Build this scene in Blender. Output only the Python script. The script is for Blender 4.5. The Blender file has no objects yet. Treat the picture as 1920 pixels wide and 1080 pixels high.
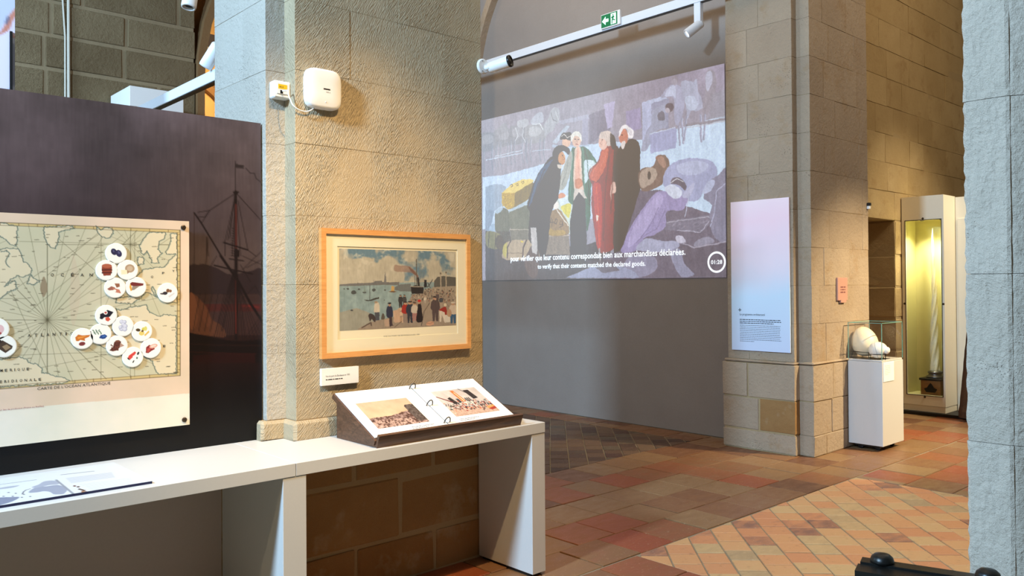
import bpy, bmesh, math, random
import numpy as np
from mathutils import Matrix, Vector

random.seed(7)
rng = np.random.default_rng(11)
scene = bpy.context.scene
COL = scene.collection

# ------------------------------------------------------------------ camera
YAW, PITCH, ROLL, FPX, SY = 0.83090712, 0.00974081, -0.00680485, 1538.8, -20.19
CAM = np.array([0.0, 0.0, 1.55])
_d = np.array([math.cos(YAW) * math.cos(PITCH), math.sin(YAW) * math.cos(PITCH), math.sin(PITCH)])
_r0 = np.array([math.sin(YAW), -math.cos(YAW), 0.0])
_u0 = np.cross(_r0, _d)
_ri = math.cos(ROLL) * _r0 + math.sin(ROLL) * _u0
_up = -math.sin(ROLL) * _r0 + math.cos(ROLL) * _u0
cam_data = bpy.data.cameras.new('camera')
cam = bpy.data.objects.new('camera', cam_data)
COL.objects.link(cam)
cam.matrix_world = Matrix(((_ri[0], _up[0], -_d[0], CAM[0]), (_ri[1], _up[1], -_d[1], CAM[1]),
                           (_ri[2], _up[2], -_d[2], CAM[2]), (0, 0, 0, 1)))
cam_data.sensor_width = 36.0
cam_data.lens = FPX / 1920.0 * 36.0
cam_data.shift_y = SY / 1920.0
cam_data.clip_start = 0.05
cam_data.clip_end = 100
scene.camera = cam

# ------------------------------------------------------------------ view, world, lights
scene.view_settings.view_transform = 'Standard'
scene.view_settings.look = 'None'
scene.view_settings.gamma = 1.0
scene.view_settings.use_curve_mapping = False
scene.view_settings.exposure = 0.0

world = bpy.data.worlds.new('world')
scene.world = world
world.use_nodes = True
wb = world.node_tree.nodes['Background']
wb.inputs[0].default_value = (0.92, 0.78, 0.62, 1)
wb.inputs[1].default_value = 0.085


def area_light(name, loc, target, size, size_y, power, color):
    l = bpy.data.lights.new(name, 'AREA')
    l.shape = 'RECTANGLE'
    l.size, l.size_y, l.energy, l.color = size, size_y, power, color
    o = bpy.data.objects.new(name, l)
    COL.objects.link(o)
    o.location = loc
    o.rotation_euler = (Vector(target) - Vector(loc)).to_track_quat('-Z', 'Y').to_euler()
    return o


def spot_light(name, loc, target, power, color, angle=50, blend=0.6, radius=0.05):
    l = bpy.data.lights.new(name, 'SPOT')
    l.energy, l.color, l.spot_size, l.spot_blend, l.shadow_soft_size = power, color, math.radians(angle), blend, radius
    o = bpy.data.objects.new(name, l)
    COL.objects.link(o)
    o.location = loc
    o.rotation_euler = (Vector(target) - Vector(loc)).to_track_quat('-Z', 'Y').to_euler()
    return o


def point_light(name, loc, power, color, radius=0.1):
    l = bpy.data.lights.new(name, 'POINT')
    l.energy, l.color, l.shadow_soft_size = power, color, radius
    o = bpy.data.objects.new(name, l)
    COL.objects.link(o)
    o.location = loc
    return o


WARM = (1.0, 0.69, 0.34)
# high window on the left: cool daylight
area_light('window_daylight', (-3.9, 2.25, 4.9), (2.6, 3.2, 1.3), 0.55, 0.8, 980, (0.45, 0.71, 1.0))
area_light('far_cool_fill', (-1.5, 7.6, 4.6), (7.1, 6.2, 1.6), 1.2, 1.8, 210, (0.52, 0.75, 1.0))  # added unseen cool fill for the back wall and pier side
# unseen warm area fills overhead, added to brighten the bays softly
area_light('overhead_fill', (3.6, 1.6, 6.4), (3.9, 2.4, 0.0), 6.0, 5.0, 95, (1.0, 0.80, 0.56))
area_light('middle_bay_fill', (5.0, 6.2, 6.4), (7.1, 6.3, 4.2), 1.6, 2.5, 60, (1.0, 0.78, 0.54))
area_light('right_bay_fill', (9.2, 0.8, 6.6), (8.6, 3.8, 2.2), 3.0, 2.5, 105, (1.0, 0.80, 0.54))
# museum track spots
spot_light('track_spot_pier', (1.88, 1.45, 4.5), (2.25, 3.6, 0.95), 730, WARM, 46, 1.0, 0.04)
spot_light('track_spot_map', (0.9, 1.3, 4.5), (0.95, 3.7, 1.25), 290, (1.0, 0.80, 0.50), 52, 0.8, 0.04)
spot_light('track_spot_pavers', (4.6, 0.3, 4.8), (5.3, 1.8, 0.0), 330, (1.0, 0.83, 0.60), 54, 0.9, 0.06)
spot_light('track_spot_eggs', (8.35, 0.1, 3.9), (7.8, 3.4, 0.75), 1750, (1.0, 0.82, 0.52), 46, 1.0, 0.05)
spot_light('track_spot_cabinet', (9.7, 1.3, 4.9), (10.15, 3.6, 1.2), 700, (1.0, 0.86, 0.60), 64, 1.0, 0.05)


# ------------------------------------------------------------------ helpers: measuring, meshes, naming
def ray(x, y):
    return (x - 960) * _ri - (y - 540 - SY) * _up + FPX * _d


def at(x, y, ax, val):
    v = ray(x, y)
    return CAM + v * ((val - CAM[ax]) / v[ax])


def proj(P):
    v = np.asarray(P, float) - CAM
    z = v @ _d
    return 960 + FPX * (v @ _ri) / z, 540 + SY - FPX * (v @ _up) / z, z


WLOC = {}


def tag(o, label=None, cat=None, group=None, kind=None):
    if label: o['label'] = label
    if cat: o['category'] = cat
    if group: o['group'] = group
    if kind: o['kind'] = kind
    return o


def empty(name, loc, label=None, cat=None, group=None, kind=None):
    o = bpy.data.objects.new(name, None)
    COL.objects.link(o)
    o.location = loc
    o.empty_display_size = 0.05
    WLOC[o] = np.array(loc, float)
    return tag(o, label, cat, group, kind)


def add(name, geo, mat, parent=None, smooth=False, label=None, cat=None, group=None, kind=None):
    """one mesh object from world-space geometry (verts, faces)"""
    v, f = geo
    v = np.asarray(v, float)
    if parent is not None:
        base = WLOC[parent]
        loc = np.zeros(3)
    else:
        lo, hi = v.min(0), v.max(0)
        base = np.array([(lo[0] + hi[0]) / 2, (lo[1] + hi[1]) / 2, lo[2]])
        loc = base
    me = bpy.data.meshes.new(name)
    me.from_pydata([tuple(p) for p in (v - base)], [], f)
    if smooth:
        me.polygons.foreach_set('use_smooth', [True] * len(me.polygons))
    me.materials.append(mat)
    me.update()
    o = bpy.data.objects.new(name, me)
    COL.objects.link(o)
    if parent is not None:
        o.parent = parent
    o.location = loc
    WLOC[o] = base
    return tag(o, label, cat, group, kind)


def join(*gs):
    V, F, n = [], [], 0
    for v, f in gs:
        v = np.asarray(v, float).reshape(-1, 3)
        V.append(v)
        F += [tuple(i + n for i in t) for t in f]
        n += len(v)
    return np.vstack(V), F


def box(x0, y0, z0, x1, y1, z1, c=0.0):
    lo = np.array([min(x0, x1), min(y0, y1), min(z0, z1)])
    hi = np.array([max(x0, x1), max(y0, y1), max(z0, z1)])
    if c <= 0:
        v = [[(lo, hi)[i >> 2 & 1][0], (lo, hi)[i >> 1 & 1][1], (lo, hi)[i & 1][2]] for i in range(8)]
        f = [(0, 1, 3, 2), (4, 6, 7, 5), (0, 4, 5, 1), (2, 3, 7, 6), (0, 2, 6, 4), (1, 5, 7, 3)]
        return np.array(v), f
    c = min(c, (hi - lo).min() * 0.45)
    V, idx = [], {}
    for s in [(a, b, d) for a in (0, 1) for b in (0, 1) for d in (0, 1)]:
        for ax in range(3):
            p = []
            for k in range(3):
                e = hi[k] if s[k] else lo[k]
                if k != ax:
                    e += -c if s[k] else c
                p.append(e)
            idx[s, ax] = len(V)
            V.append(p)
    F = []
    for ax in range(3):
        o1, o2 = [k for k in range(3) if k != ax]
        for sd in (0, 1):
            q = []
            for a, b in ((0, 0), (1, 0), (1, 1), (0, 1)):
                s = [0, 0, 0]; s[ax] = sd; s[o1] = a; s[o2] = b
                q.append(idx[tuple(s), ax])
            F.append(tuple(q))
    for ax in range(3):  # edges along ax
        o1, o2 = [k for k in range(3) if k != ax]
        for a in (0, 1):
            for b in (0, 1):
                s0 = [0, 0, 0]; s0[o1] = a; s0[o2] = b
                s1 = list(s0); s1[ax] = 1
                F.append((idx[tuple(s0), o1], idx[tuple(s1), o1], idx[tuple(s1), o2], idx[tuple(s0), o2]))
    for s in [(a, b, d) for a in (0, 1) for b in (0, 1) for d in (0, 1)]:
        F.append((idx[s, 0], idx[s, 1], idx[s, 2]))
    return np.array(V), F


def fix_normals(geo):
    v, f = geo
    bm = bmesh.new()
    vs = [bm.verts.new(p) for p in v]
    for t in f:
        try: bm.faces.new([vs[i] for i in t])
        except ValueError: pass
    bmesh.ops.recalc_face_normals(bm, faces=bm.faces)
    bm.verts.index_update()
    out = (np.array([p.co[:] for p in bm.verts]), [tuple(q.index for q in t.verts) for t in bm.faces])
    bm.free()
    return out


def cbox(*a, c=0.003):
    return fix_normals(box(*a, c=c))


def prism(poly, z0, z1, c=0.0):
    """extruded polygon in XY; top rim chamfered by c"""
    n = len(poly)
    P = np.array(poly, float)
    cen = P.mean(0)
    if c > 0:
        d = P - cen
        L = np.linalg.norm(d, axis=1, keepdims=True)
        top = P - d / np.maximum(L, 1e-6) * c * 1.4
        V = [(x, y, z0) for x, y in P] + [(x, y, z1 - c) for x, y in P] + [(x, y, z1) for x, y in top]
        F = [tuple(range(2 * n, 3 * n))]
        for k in (0, 1):
            F += [(k * n + i, k * n + (i + 1) % n, (k + 1) * n + (i + 1) % n, (k + 1) * n + i) for i in range(n)]
    else:
        V = [(x, y, z0) for x, y in P] + [(x, y, z1) for x, y in P]
        F = [tuple(range(n - 1, -1, -1)), tuple(range(n, 2 * n))]
        F += [(i, (i + 1) % n, n + (i + 1) % n, n + i) for i in range(n)]
    return np.array(V), F


def slab(quad, nrm, t):
    """board from a polygon (world points) thickened by t along -nrm"""
    q = np.array(quad, float)
    nrm = np.array(nrm, float) / np.linalg.norm(nrm)
    n = len(q)
    V = np.vstack([q, q - nrm * t])
    F = [tuple(range(n)), tuple(range(2 * n - 1, n - 1, -1))]
    F += [(i, n + i, n + (i + 1) % n, (i + 1) % n) for i in range(n)]
    return fix_normals((V, F))


def tube(path, r, n=10, cap=True):
    P = np.array(path, float)
    R = np.full(len(P), r) if np.isscalar(r) else np.array(r, float)
    T = np.gradient(P, axis=0)
    T /= np.linalg.norm(T, axis=1, keepdims=True)
    a = np.array([0, 0, 1.0]) if abs(T[0][2]) < 0.9 else np.array([1.0, 0, 0])
    u = np.cross(T[0], a); u /= np.linalg.norm(u)
    V, F = [], []
    for i in range(len(P)):
        u = u - T[i] * (u @ T[i]); u /= np.linalg.norm(u)
        w = np.cross(T[i], u)
        for k in range(n):
            t = 2 * math.pi * k / n
            V.append(P[i] + R[i] * (math.cos(t) * u + math.sin(t) * w))
    for i in range(len(P) - 1):
        for k in range(n):
            F.append((i * n + k, i * n + (k + 1) % n, (i + 1) * n + (k + 1) % n, (i + 1) * n + k))
    if cap:
        F.append(tuple(range(n - 1, -1, -1)))
        F.append(tuple((len(P) - 1) * n + k for k in range(n)))
    return np.array(V), F


def lathe(profile, origin, axis=(0, 0, 1), n=24):
    """profile: (radius, distance along axis)"""
    ax = np.array(axis, float); ax /= np.linalg.norm(ax)
    a = np.array([1.0, 0, 0]) if abs(ax[0]) < 0.9 else np.array([0, 1.0, 0])
    u = np.cross(ax, a); u /= np.linalg.norm(u)
    w = np.cross(ax, u)
    o = np.array(origin, float)
    V, F = [], []
    for r, h in profile:
        for k in range(n):
            t = 2 * math.pi * k / n
            V.append(o + ax * h + max(r, 1e-5) * (math.cos(t) * u + math.sin(t) * w))
    for i in range(len(profile) - 1):
        for k in range(n):
            F.append((i * n + k, i * n + (k + 1) % n, (i + 1) * n + (k + 1) % n, (i + 1) * n + k))
    F.append(tuple(range(n - 1, -1, -1)))
    F.append(tuple((len(profile) - 1) * n + k for k in range(n)))
    return np.array(V), F


# ------------------------------------------------------------------ materials
def lin(c):
    c = np.asarray(c, float) / 255.0
    return np.where(c <= 0.04045, c / 12.92, ((c + 0.055) / 1.055) ** 2.4)


def rgba(c):
    return tuple(lin(c)) + (1.0,)


class NT:
    def __init__(s, name):
        s.m = bpy.data.materials.new(name)
        s.m.use_nodes = True
        s.t = s.m.node_tree
        s.b = s.t.nodes['Principled BSDF']
        s.out = s.t.nodes['Material Output']

    def n(s, kind, **kw):
        nd = s.t.nodes.new(kind)
        for k, v in kw.items():
            if k == 'i':
                for a, b in v.items():
                    nd.inputs[a].default_value = b
            else:
                setattr(nd, k, v)
        return nd

    def l(s, a, b):
        s.t.links.new(a, b)

    def math(s, op, a, b=None, clamp=False):
        nd = s.t.nodes.new('ShaderNodeMath')
        nd.operation = op
        nd.use_clamp = clamp
        for k, v in enumerate((a, b)):
            if v is None: continue
            if isinstance(v, (int, float)): nd.inputs[k].default_value = v
            else: s.l(v, nd.inputs[k])
        return nd.outputs[0]

    def mix(s, fac, a, b, mode='MIX'):
        nd = s.t.nodes.new('ShaderNodeMix')
        nd.data_type = 'RGBA'
        nd.blend_type = mode
        for i, v in ((0, fac), (6, a), (7, b)):
            if isinstance(v, (int, float)): nd.inputs[i].default_value = v
            elif isinstance(v, tuple): nd.inputs[i].default_value = v
            else: s.l(v, nd.inputs[i])
        return nd.outputs[2]

    def ramp(s, fac, stops):
        nd = s.t.nodes.new('ShaderNodeValToRGB')
        el = nd.color_ramp.elements
        while len(el) < len(stops): el.new(0.5)
        for e, (p, c) in zip(el, stops):
            e.position = p
            e.color = c
        s.l(fac, nd.inputs[0])
        return nd.outputs[0]

    def noise(s, vec, scale, detail=4, rough=0.55, dist=0.0):
        nd = s.n('ShaderNodeTexNoise', i={'Scale': scale, 'Detail': detail, 'Roughness': rough, 'Distortion': dist})
        if vec is not None: s.l(vec, nd.inputs['Vector'])
        return nd.outputs[0]


def plain(name, c, rough=0.5, metal=0.0, bump=0.0, bscale=80, var=0.05):
    t = NT(name)
    pos = t.n('ShaderNodeNewGeometry').outputs['Position']
    nz = t.noise(pos, bscale, 3)
    col = t.mix(nz, rgba(np.array(c) * (1 - var)), rgba(np.minimum(255, np.array(c) * (1 + var))))
    t.l(col, t.b.inputs['Base Color'])
    t.b.inputs['Roughness'].default_value = rough
    t.b.inputs['Metallic'].default_value = metal
    if bump:
        bn = t.n('ShaderNodeBump', i={'Strength': bump, 'Distance': 0.002})
        t.l(nz, bn.inputs['Height'])
        t.l(bn.outputs[0], t.b.inputs['Normal'])
    return t.m


def stone(name, c1, c2, chisel=1.0, ang=58, rough_bump=0.5, pits=0.5, fine=1.0, dist=0.006, patch=None, bv=0.4):
    """limestone: broad tone drift, block-to-block change, chisel strokes, pits"""
    t = NT(name)
    pos = t.n('ShaderNodeNewGeometry').outputs['Position']
    sx = t.n('ShaderNodeSeparateXYZ')
    t.l(pos, sx.inputs[0])
    s_ = t.math('ADD', sx.outputs[0], sx.outputs[1])
    rnd = t.n('ShaderNodeObjectInfo').outputs['Random']
    # stroke angle changes from block to block
    a = t.math('ADD', math.radians(ang), t.math('MULTIPLY', t.math('SUBTRACT', rnd, 0.5), 0.5))
    ca, sa = t.math('COSINE', a), t.math('SINE', a)
    along = t.math('ADD', t.math('MULTIPLY', s_, ca), t.math('MULTIPLY', sx.outputs[2], sa))
    across = t.math('SUBTRACT', t.math('MULTIPLY', sx.outputs[2], ca), t.math('MULTIPLY', s_, sa))
    cv = t.n('ShaderNodeCombineXYZ')
    t.l(t.math('ADD', t.math('MULTIPLY', along, 22.0 * fine), t.math('MULTIPLY', rnd, 37.0)), cv.inputs[0])
    t.l(t.math('MULTIPLY', across, 115.0 * fine), cv.inputs[1])
    strokes = t.noise(cv.outputs[0], 1.0, 2, 0.5, 0.35)
    where = t.noise(pos, 3.1, 2)
    wh = t.ramp(where, [(0.36, (0.25, 0.25, 0.25, 1)), (0.6, (1, 1, 1, 1))])
    lump = t.noise(pos, 26 * fine, 5, 0.65)
    grain = t.noise(pos, 210 * fine, 3, 0.6)
    vo = t.n('ShaderNodeTexVoronoi', i={'Scale': 62.0 * fine, 'Randomness': 1.0})
    t.l(pos, vo.inputs['Vector'])
    pit = t.ramp(vo.outputs['Distance'], [(0.10, (0, 0, 0, 1)), (0.22, (1, 1, 1, 1))])
    pw = t.ramp(t.noise(pos, 4.3, 3), [(0.52, (0, 0, 0, 1)), (0.68, (1, 1, 1, 1))])
    pitm = t.math('MULTIPLY', t.math('SUBTRACT', 1.0, pit), t.math('MULTIPLY', pw, pits))
    h = t.math('MULTIPLY', t.math('MULTIPLY', strokes, wh), 0.9 * chisel)
    h = t.math('ADD', h, t.math('MULTIPLY', lump, 1.1 * rough_bump))
    h = t.math('ADD', h, t.math('MULTIPLY', grain, 0.28))
    h = t.math('SUBTRACT', h, t.math('MULTIPLY', pitm, 0.8))
    bn = t.n('ShaderNodeBump', i={'Strength': 1.0, 'Distance': dist})
    t.l(h, bn.inputs['Height'])
    t.l(bn.outputs[0], t.b.inputs['Normal'])
    drift = t.noise(pos, 2.6, 5, 0.6)
    dr = t.math('ADD', t.math('MULTIPLY', drift, 1.1), t.math('MULTIPLY', t.math('SUBTRACT', rnd, 0.5), bv))
    dr = t.math('SUBTRACT', dr, 0.05, True)
    col = t.mix(dr, rgba(c1), rgba(c2))
    col = t.mix(t.math('MULTIPLY', grain, 0.35), col, (0.25, 0.2, 0.14, 1), 'MULTIPLY')
    if patch:
        pf = t.ramp(t.noise(pos, 3.7, 4, 0.7), [(0.55, (0, 0, 0, 1)), (0.72, (1, 1, 1, 1))])
        col = t.mix(t.math('MULTIPLY', pf, 0.6), col, rgba(patch))
    col = t.mix(t.math('MULTIPLY', pitm, 0.75), col, rgba((70, 55, 38)))
    t.l(col, t.b.inputs['Base Color'])
    t.b.inputs['Roughness'].default_value = 0.9
    t.b.inputs['Specular IOR Level'].default_value = 0.2
    return t.m


def tile_mat(name, stops, rough=0.45):
    t = NT(name)
    oi = t.n('ShaderNodeObjectInfo').outputs['Random']
    pos = t.n('ShaderNodeNewGeometry').outputs['Position']
    st = t.n('ShaderNodeMapping', i={'Scale': (1.0, 2.2, 1.0), 'Rotation': (0, 0, 0.5)})
    t.l(pos, st.inputs[0])
    big = t.noise(st.outputs[0], 7, 5, 0.6)
    fac = t.math('ADD', oi, t.math('MULTIPLY', t.math('SUBTRACT', big, 0.5), 0.30), True)
    col = t.ramp(fac, [(p, rgba(c)) for p, c in stops])
    spots = t.ramp(t.noise(pos, 60, 3), [(0.62, (0, 0, 0, 1)), (0.74, (1, 1, 1, 1))])
    col = t.mix(t.math('MULTIPLY', spots, 0.35), col, rgba((226, 196, 160)))
    dk = t.ramp(t.noise(pos, 23, 4), [(0.60, (0, 0, 0, 1)), (0.80, (1, 1, 1, 1))])
    col = t.mix(t.math('MULTIPLY', dk, 0.5), col, rgba((112, 76, 52)))
    t.l(col, t.b.inputs['Base Color'])
    r = t.ramp(big, [(0.3, (rough, rough, rough, 1)), (0.7, (rough + .2,) * 3 + (1,))])
    t.l(r, t.b.inputs['Roughness'])
    bn = t.n('ShaderNodeBump', i={'Strength': 0.5, 'Distance': 0.003})
    t.l(t.math('ADD', big, t.math('MULTIPLY', t.noise(pos, 90, 3), 0.3)), bn.inputs['Height'])
    t.l(bn.outputs[0], t.b.inputs['Normal'])
    return t.m


def wood(name, c1, c2, scale=(3, 40, 40), rough=0.45):
    t = NT(name)
    pos = t.n('ShaderNodeNewGeometry').outputs['Position']
    mp = t.n('ShaderNodeMapping', i={'Scale': scale})
    t.l(pos, mp.inputs[0])
    g = t.noise(mp.outputs[0], 1.0, 6, 0.6, 1.2)
    col = t.ramp(g, [(0.3, rgba(c1)), (0.7, rgba(c2))])
    t.l(col, t.b.inputs['Base Color'])
    t.b.inputs['Roughness'].default_value = rough
    bn = t.n('ShaderNodeBump', i={'Strength': 0.25, 'Distance': 0.001})
    t.l(g, bn.inputs['Height'])
    t.l(bn.outputs[0], t.b.inputs['Normal'])
    return t.m


def vcol(name, rough=0.6, emit=0.0, base=None, spec=0.3):
    t = NT(name)
    at_ = t.n('ShaderNodeAttribute', attribute_name='Col')
    if emit:
        t.b.inputs['Base Color'].default_value = base
        t.l(at_.outputs['Color'], t.b.inputs['Emission Color'])
        t.b.inputs['Emission Strength'].default_value = emit
    else:
        t.l(at_.outputs['Color'], t.b.inputs['Base Color'])
    t.b.inputs['Roughness'].default_value = rough
    t.b.inputs['Specular IOR Level'].default_value = spec
    return t.m


def emis(name, c, strength):
    t = NT(name)
    t.b.inputs['Base Color'].default_value = rgba(c)
    t.b.inputs['Emission Color'].default_value = rgba(c)
    t.b.inputs['Emission Strength'].default_value = strength
    return t.m


def glass(name, tint=(1, 1, 1, 1), refl=0.06):
    t = NT(name)
    tr = t.n('ShaderNodeBsdfTransparent')
    tr.inputs[0].default_value = tint
    gl = t.n('ShaderNodeBsdfGlossy')
    gl.inputs['Roughness'].default_value = 0.02
    lw = t.n('ShaderNodeLayerWeight')
    lw.inputs[0].default_value = 0.5
    mx = t.n('ShaderNodeMixShader')
    fac = t.math('ADD', t.math('MULTIPLY', t.math('POWER', lw.outputs['Facing'], 4.0), 0.45), refl * 0.5, True)
    t.l(fac, mx.inputs[0])
    t.l(tr.outputs[0], mx.inputs[1])
    t.l(gl.outputs[0], mx.inputs[2])
    t.l(mx.outputs[0], t.out.inputs[0])
    return t.m


M = dict(
    pier=stone('pier_limestone', (184, 164, 132), (206, 188, 156), chisel=2.4, rough_bump=0.45, pits=1.0, fine=1.55, dist=0.008),
    pier_daylit=stone('daylit_pier_limestone', (190, 182, 168), (208, 200, 186), chisel=0.5, rough_bump=1.2, pits=1.0, fine=1.7, dist=0.008),  # pier stone made paler: daylight on the return sides put into the colour
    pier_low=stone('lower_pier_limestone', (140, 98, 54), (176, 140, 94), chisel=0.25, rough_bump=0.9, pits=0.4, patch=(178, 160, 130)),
    mortar=stone('lime_mortar', (170, 146, 108), (186, 164, 126), chisel=0.0, rough_bump=0.9, pits=0.1, dist=0.004),
    pierb=stone('right_pier_limestone', (168, 148, 126), (190, 170, 146), chisel=0.5, rough_bump=1.2, pits=0.8, dist=0.008, patch=(158, 130, 96)),
    farr=stone('far_right_limestone', (168, 142, 100), (196, 172, 130), chisel=0.4, rough_bump=1.0, pits=0.5, patch=(146, 116, 78)),
    farl=stone('far_left_limestone', (112, 94, 68), (146, 128, 98), chisel=0.15, rough_bump=1.2, pits=0.8, dist=0.012, bv=0.7),
    mortar_far=stone('far_lime_mortar', (142, 124, 96), (160, 142, 112), chisel=0.0, rough_bump=0.8, pits=0.1, dist=0.004),
    near=stone('near_right_limestone', (184, 172, 156), (204, 192, 176), chisel=0.5, ang=30, rough_bump=1.1, pits=0.6, fine=2.3, dist=0.006),
    plaster=stone('wall_plaster', (156, 146, 138), (168, 158, 150), chisel=0.0, rough_bump=0.10, pits=0.0, dist=0.003),
    white=plain('white_lacquer', (206, 203, 198), 0.35, var=0.01),
    white_matte=plain('white_board', (232, 230, 226), 0.7, var=0.01),
    greyback=plain('grey_brown_board', (182, 164, 152), 0.7, var=0.02),
    white_plastic=plain('white_plastic', (236, 235, 232), 0.35, var=0.01),
    rail=plain('white_rail', (222, 226, 232), 0.4, var=0.02),
    black=plain('black_board', (14, 13, 14), 0.5, var=0.1),
    blackmetal=plain('black_metal', (26, 26, 24), 0.32, 0.3, bump=0.15, bscale=500),
    darkplastic=plain('dark_plastic', (20, 20, 21), 0.3),
    paper=plain('paper', (243, 240, 234), 0.8, var=0.01),
    ink=plain('black_ink', (38, 38, 40), 0.7),
    ink_grey=plain('grey_ink', (105, 108, 115), 0.7),
    ink_faint=plain('faint_ink', (170, 170, 168), 0.7),
    ink_map=plain('map_ink', (52, 46, 36), 0.7),
    ink_red=plain('red_ink', (150, 50, 45), 0.7),
    caption=emis('caption_light', (232, 240, 246), 0.95),
    beech=wood('beech_frame', (200, 138, 76), (222, 162, 98), (6, 6, 60)),
    walnut=wood('walnut', (62, 40, 28), (104, 72, 52), (5, 22, 60)),
    mat=plain('cream_mat_board', (234, 226, 200), 0.85, var=0.01),
    edge_blue=plain('dark_blue_edge', (16, 18, 60), 0.4),
    steel=plain('steel', (120, 118, 115), 0.3, 0.9),
    ring_steel=plain('dark_ring_steel', (78, 76, 74), 0.35, 0.6),
    brass=plain('bronze_stud', (70, 58, 45), 0.4, 0.7),
    glass=glass('clear_glass'),
    glass_edge=plain('green_glass_edge', (120, 168, 150), 0.15),
    case=plain('cream_cabinet_paint', (226, 217, 196), 0.5, var=0.01),
    case_in=plain('cabinet_lining', (206, 200, 142), 0.7, var=0.01),
    egg=plain('egg_shell', (232, 216, 184), 0.45, bump=0.1, bscale=120, var=0.03),
    egg2=plain('pale_shell', (236, 230, 216), 0.45, bump=0.1, bscale=120, var=0.03),
    ivory=plain('ivory', (232, 218, 170), 0.4, bump=0.2, bscale=60, var=0.08),
    pinkplaque=plain('dusty_pink_plaque', (186, 138, 120), 0.6, var=0.02),
    grout=plain('grout', (138, 124, 102), 0.9, bump=0.6, bscale=60, var=0.15),
    tile=tile_mat('terracotta_tile', [(0.0, (142, 70, 40)), (0.16, (142, 82, 50)), (0.34, (128, 90, 58)), (0.6, (140, 108, 74)), (0.85, (128, 88, 58)), (1.0, (102, 66, 46))], 0.32),
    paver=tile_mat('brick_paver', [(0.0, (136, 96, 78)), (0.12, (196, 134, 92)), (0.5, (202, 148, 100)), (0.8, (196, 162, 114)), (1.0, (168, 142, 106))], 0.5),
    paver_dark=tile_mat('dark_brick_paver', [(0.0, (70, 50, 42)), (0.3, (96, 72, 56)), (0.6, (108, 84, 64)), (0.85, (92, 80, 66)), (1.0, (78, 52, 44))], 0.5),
    orange=stone('warm_vault_stone', (206, 160, 100), (222, 180, 120), chisel=0.1, rough_bump=0.5, pits=0.2),
    brownstone=stone('brown_arch_stone', (124, 92, 58), (140, 106, 70), chisel=0.1, rough_bump=0.5, pits=0.2),
    bark=stone('dark_bark', (58, 38, 26), (92, 62, 40), chisel=1.0, ang=88, rough_bump=1.5, pits=0.5),
    yellow=plain('yellow_sticker', (236, 190, 30), 0.5),
    boxwood=wood('tawny_box_wood', (120, 84, 40), (150, 108, 56), (30, 4, 30)),
    lamp=emis('lamp_lens', (255, 252, 240), 6.0),
    signgreen=emis('sign_green', (0, 90, 50), 0.9),
    signwhite=emis('sign_white', (200, 255, 232), 1.1),
    print=vcol('printed_ink', 0.65),
    gloss_print=vcol('gloss_print', 0.4, spec=0.3),
)


# ------------------------------------------------------------------ flat print: a small painter writing colour attributes
def smooth_noise(h, w, cell, seed=0):
    r = np.random.default_rng(seed)
    gh, gw = int(h / cell) + 3, int(w / cell) + 3
    g = r.random((gh, gw))
    yy, xx = np.arange(h) / cell, np.arange(w) / cell
    y0, x0 = yy.astype(int), xx.astype(int)
    fy, fx = (yy - y0)[:, None], (xx - x0)[None]
    fy, fx = fy * fy * (3 - 2 * fy), fx * fx * (3 - 2 * fx)
    a, b = g[y0][:, x0], g[y0][:, x0 + 1]
    c, d = g[y0 + 1][:, x0], g[y0 + 1][:, x0 + 1]
    return (a * (1 - fx) + b * fx) * (1 - fy) + (c * (1 - fx) + d * fx) * fy


def fbm(h, w, cell, octaves=4, seed=0):
    s, amp, tot = np.zeros((h, w)), 1.0, 0.0
    for k in range(octaves):
        s += amp * smooth_noise(h, w, max(cell / 2 ** k, 1.01), seed + k)
        tot += amp
        amp *= 0.55
    return s / tot


def painterly(c, warp=3.0, fold=0.3, cell=12, seed=1):
    """uneven brush edges and cloth-like strokes over a finished painting"""
    H, W = c.H, c.W
    dx = (fbm(H, W, cell, 2, seed) - .5) * 4 * warp
    dy = (fbm(H, W, cell, 2, seed + 9) - .5) * 4 * warp
    yy, xx = np.mgrid[0:H, 0:W]
    c.a = c.a[np.clip(yy + dy, 0, H - 1).astype(int), np.clip(xx + dx, 0, W - 1).astype(int)]
    k = 4
    st = np.repeat(fbm(H // k + 2, W, cell * .8, 3, seed + 20), k, 0)[:H]
    c.a = c.a * (1 + fold * 2 * (st - .5))[..., None]


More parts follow.
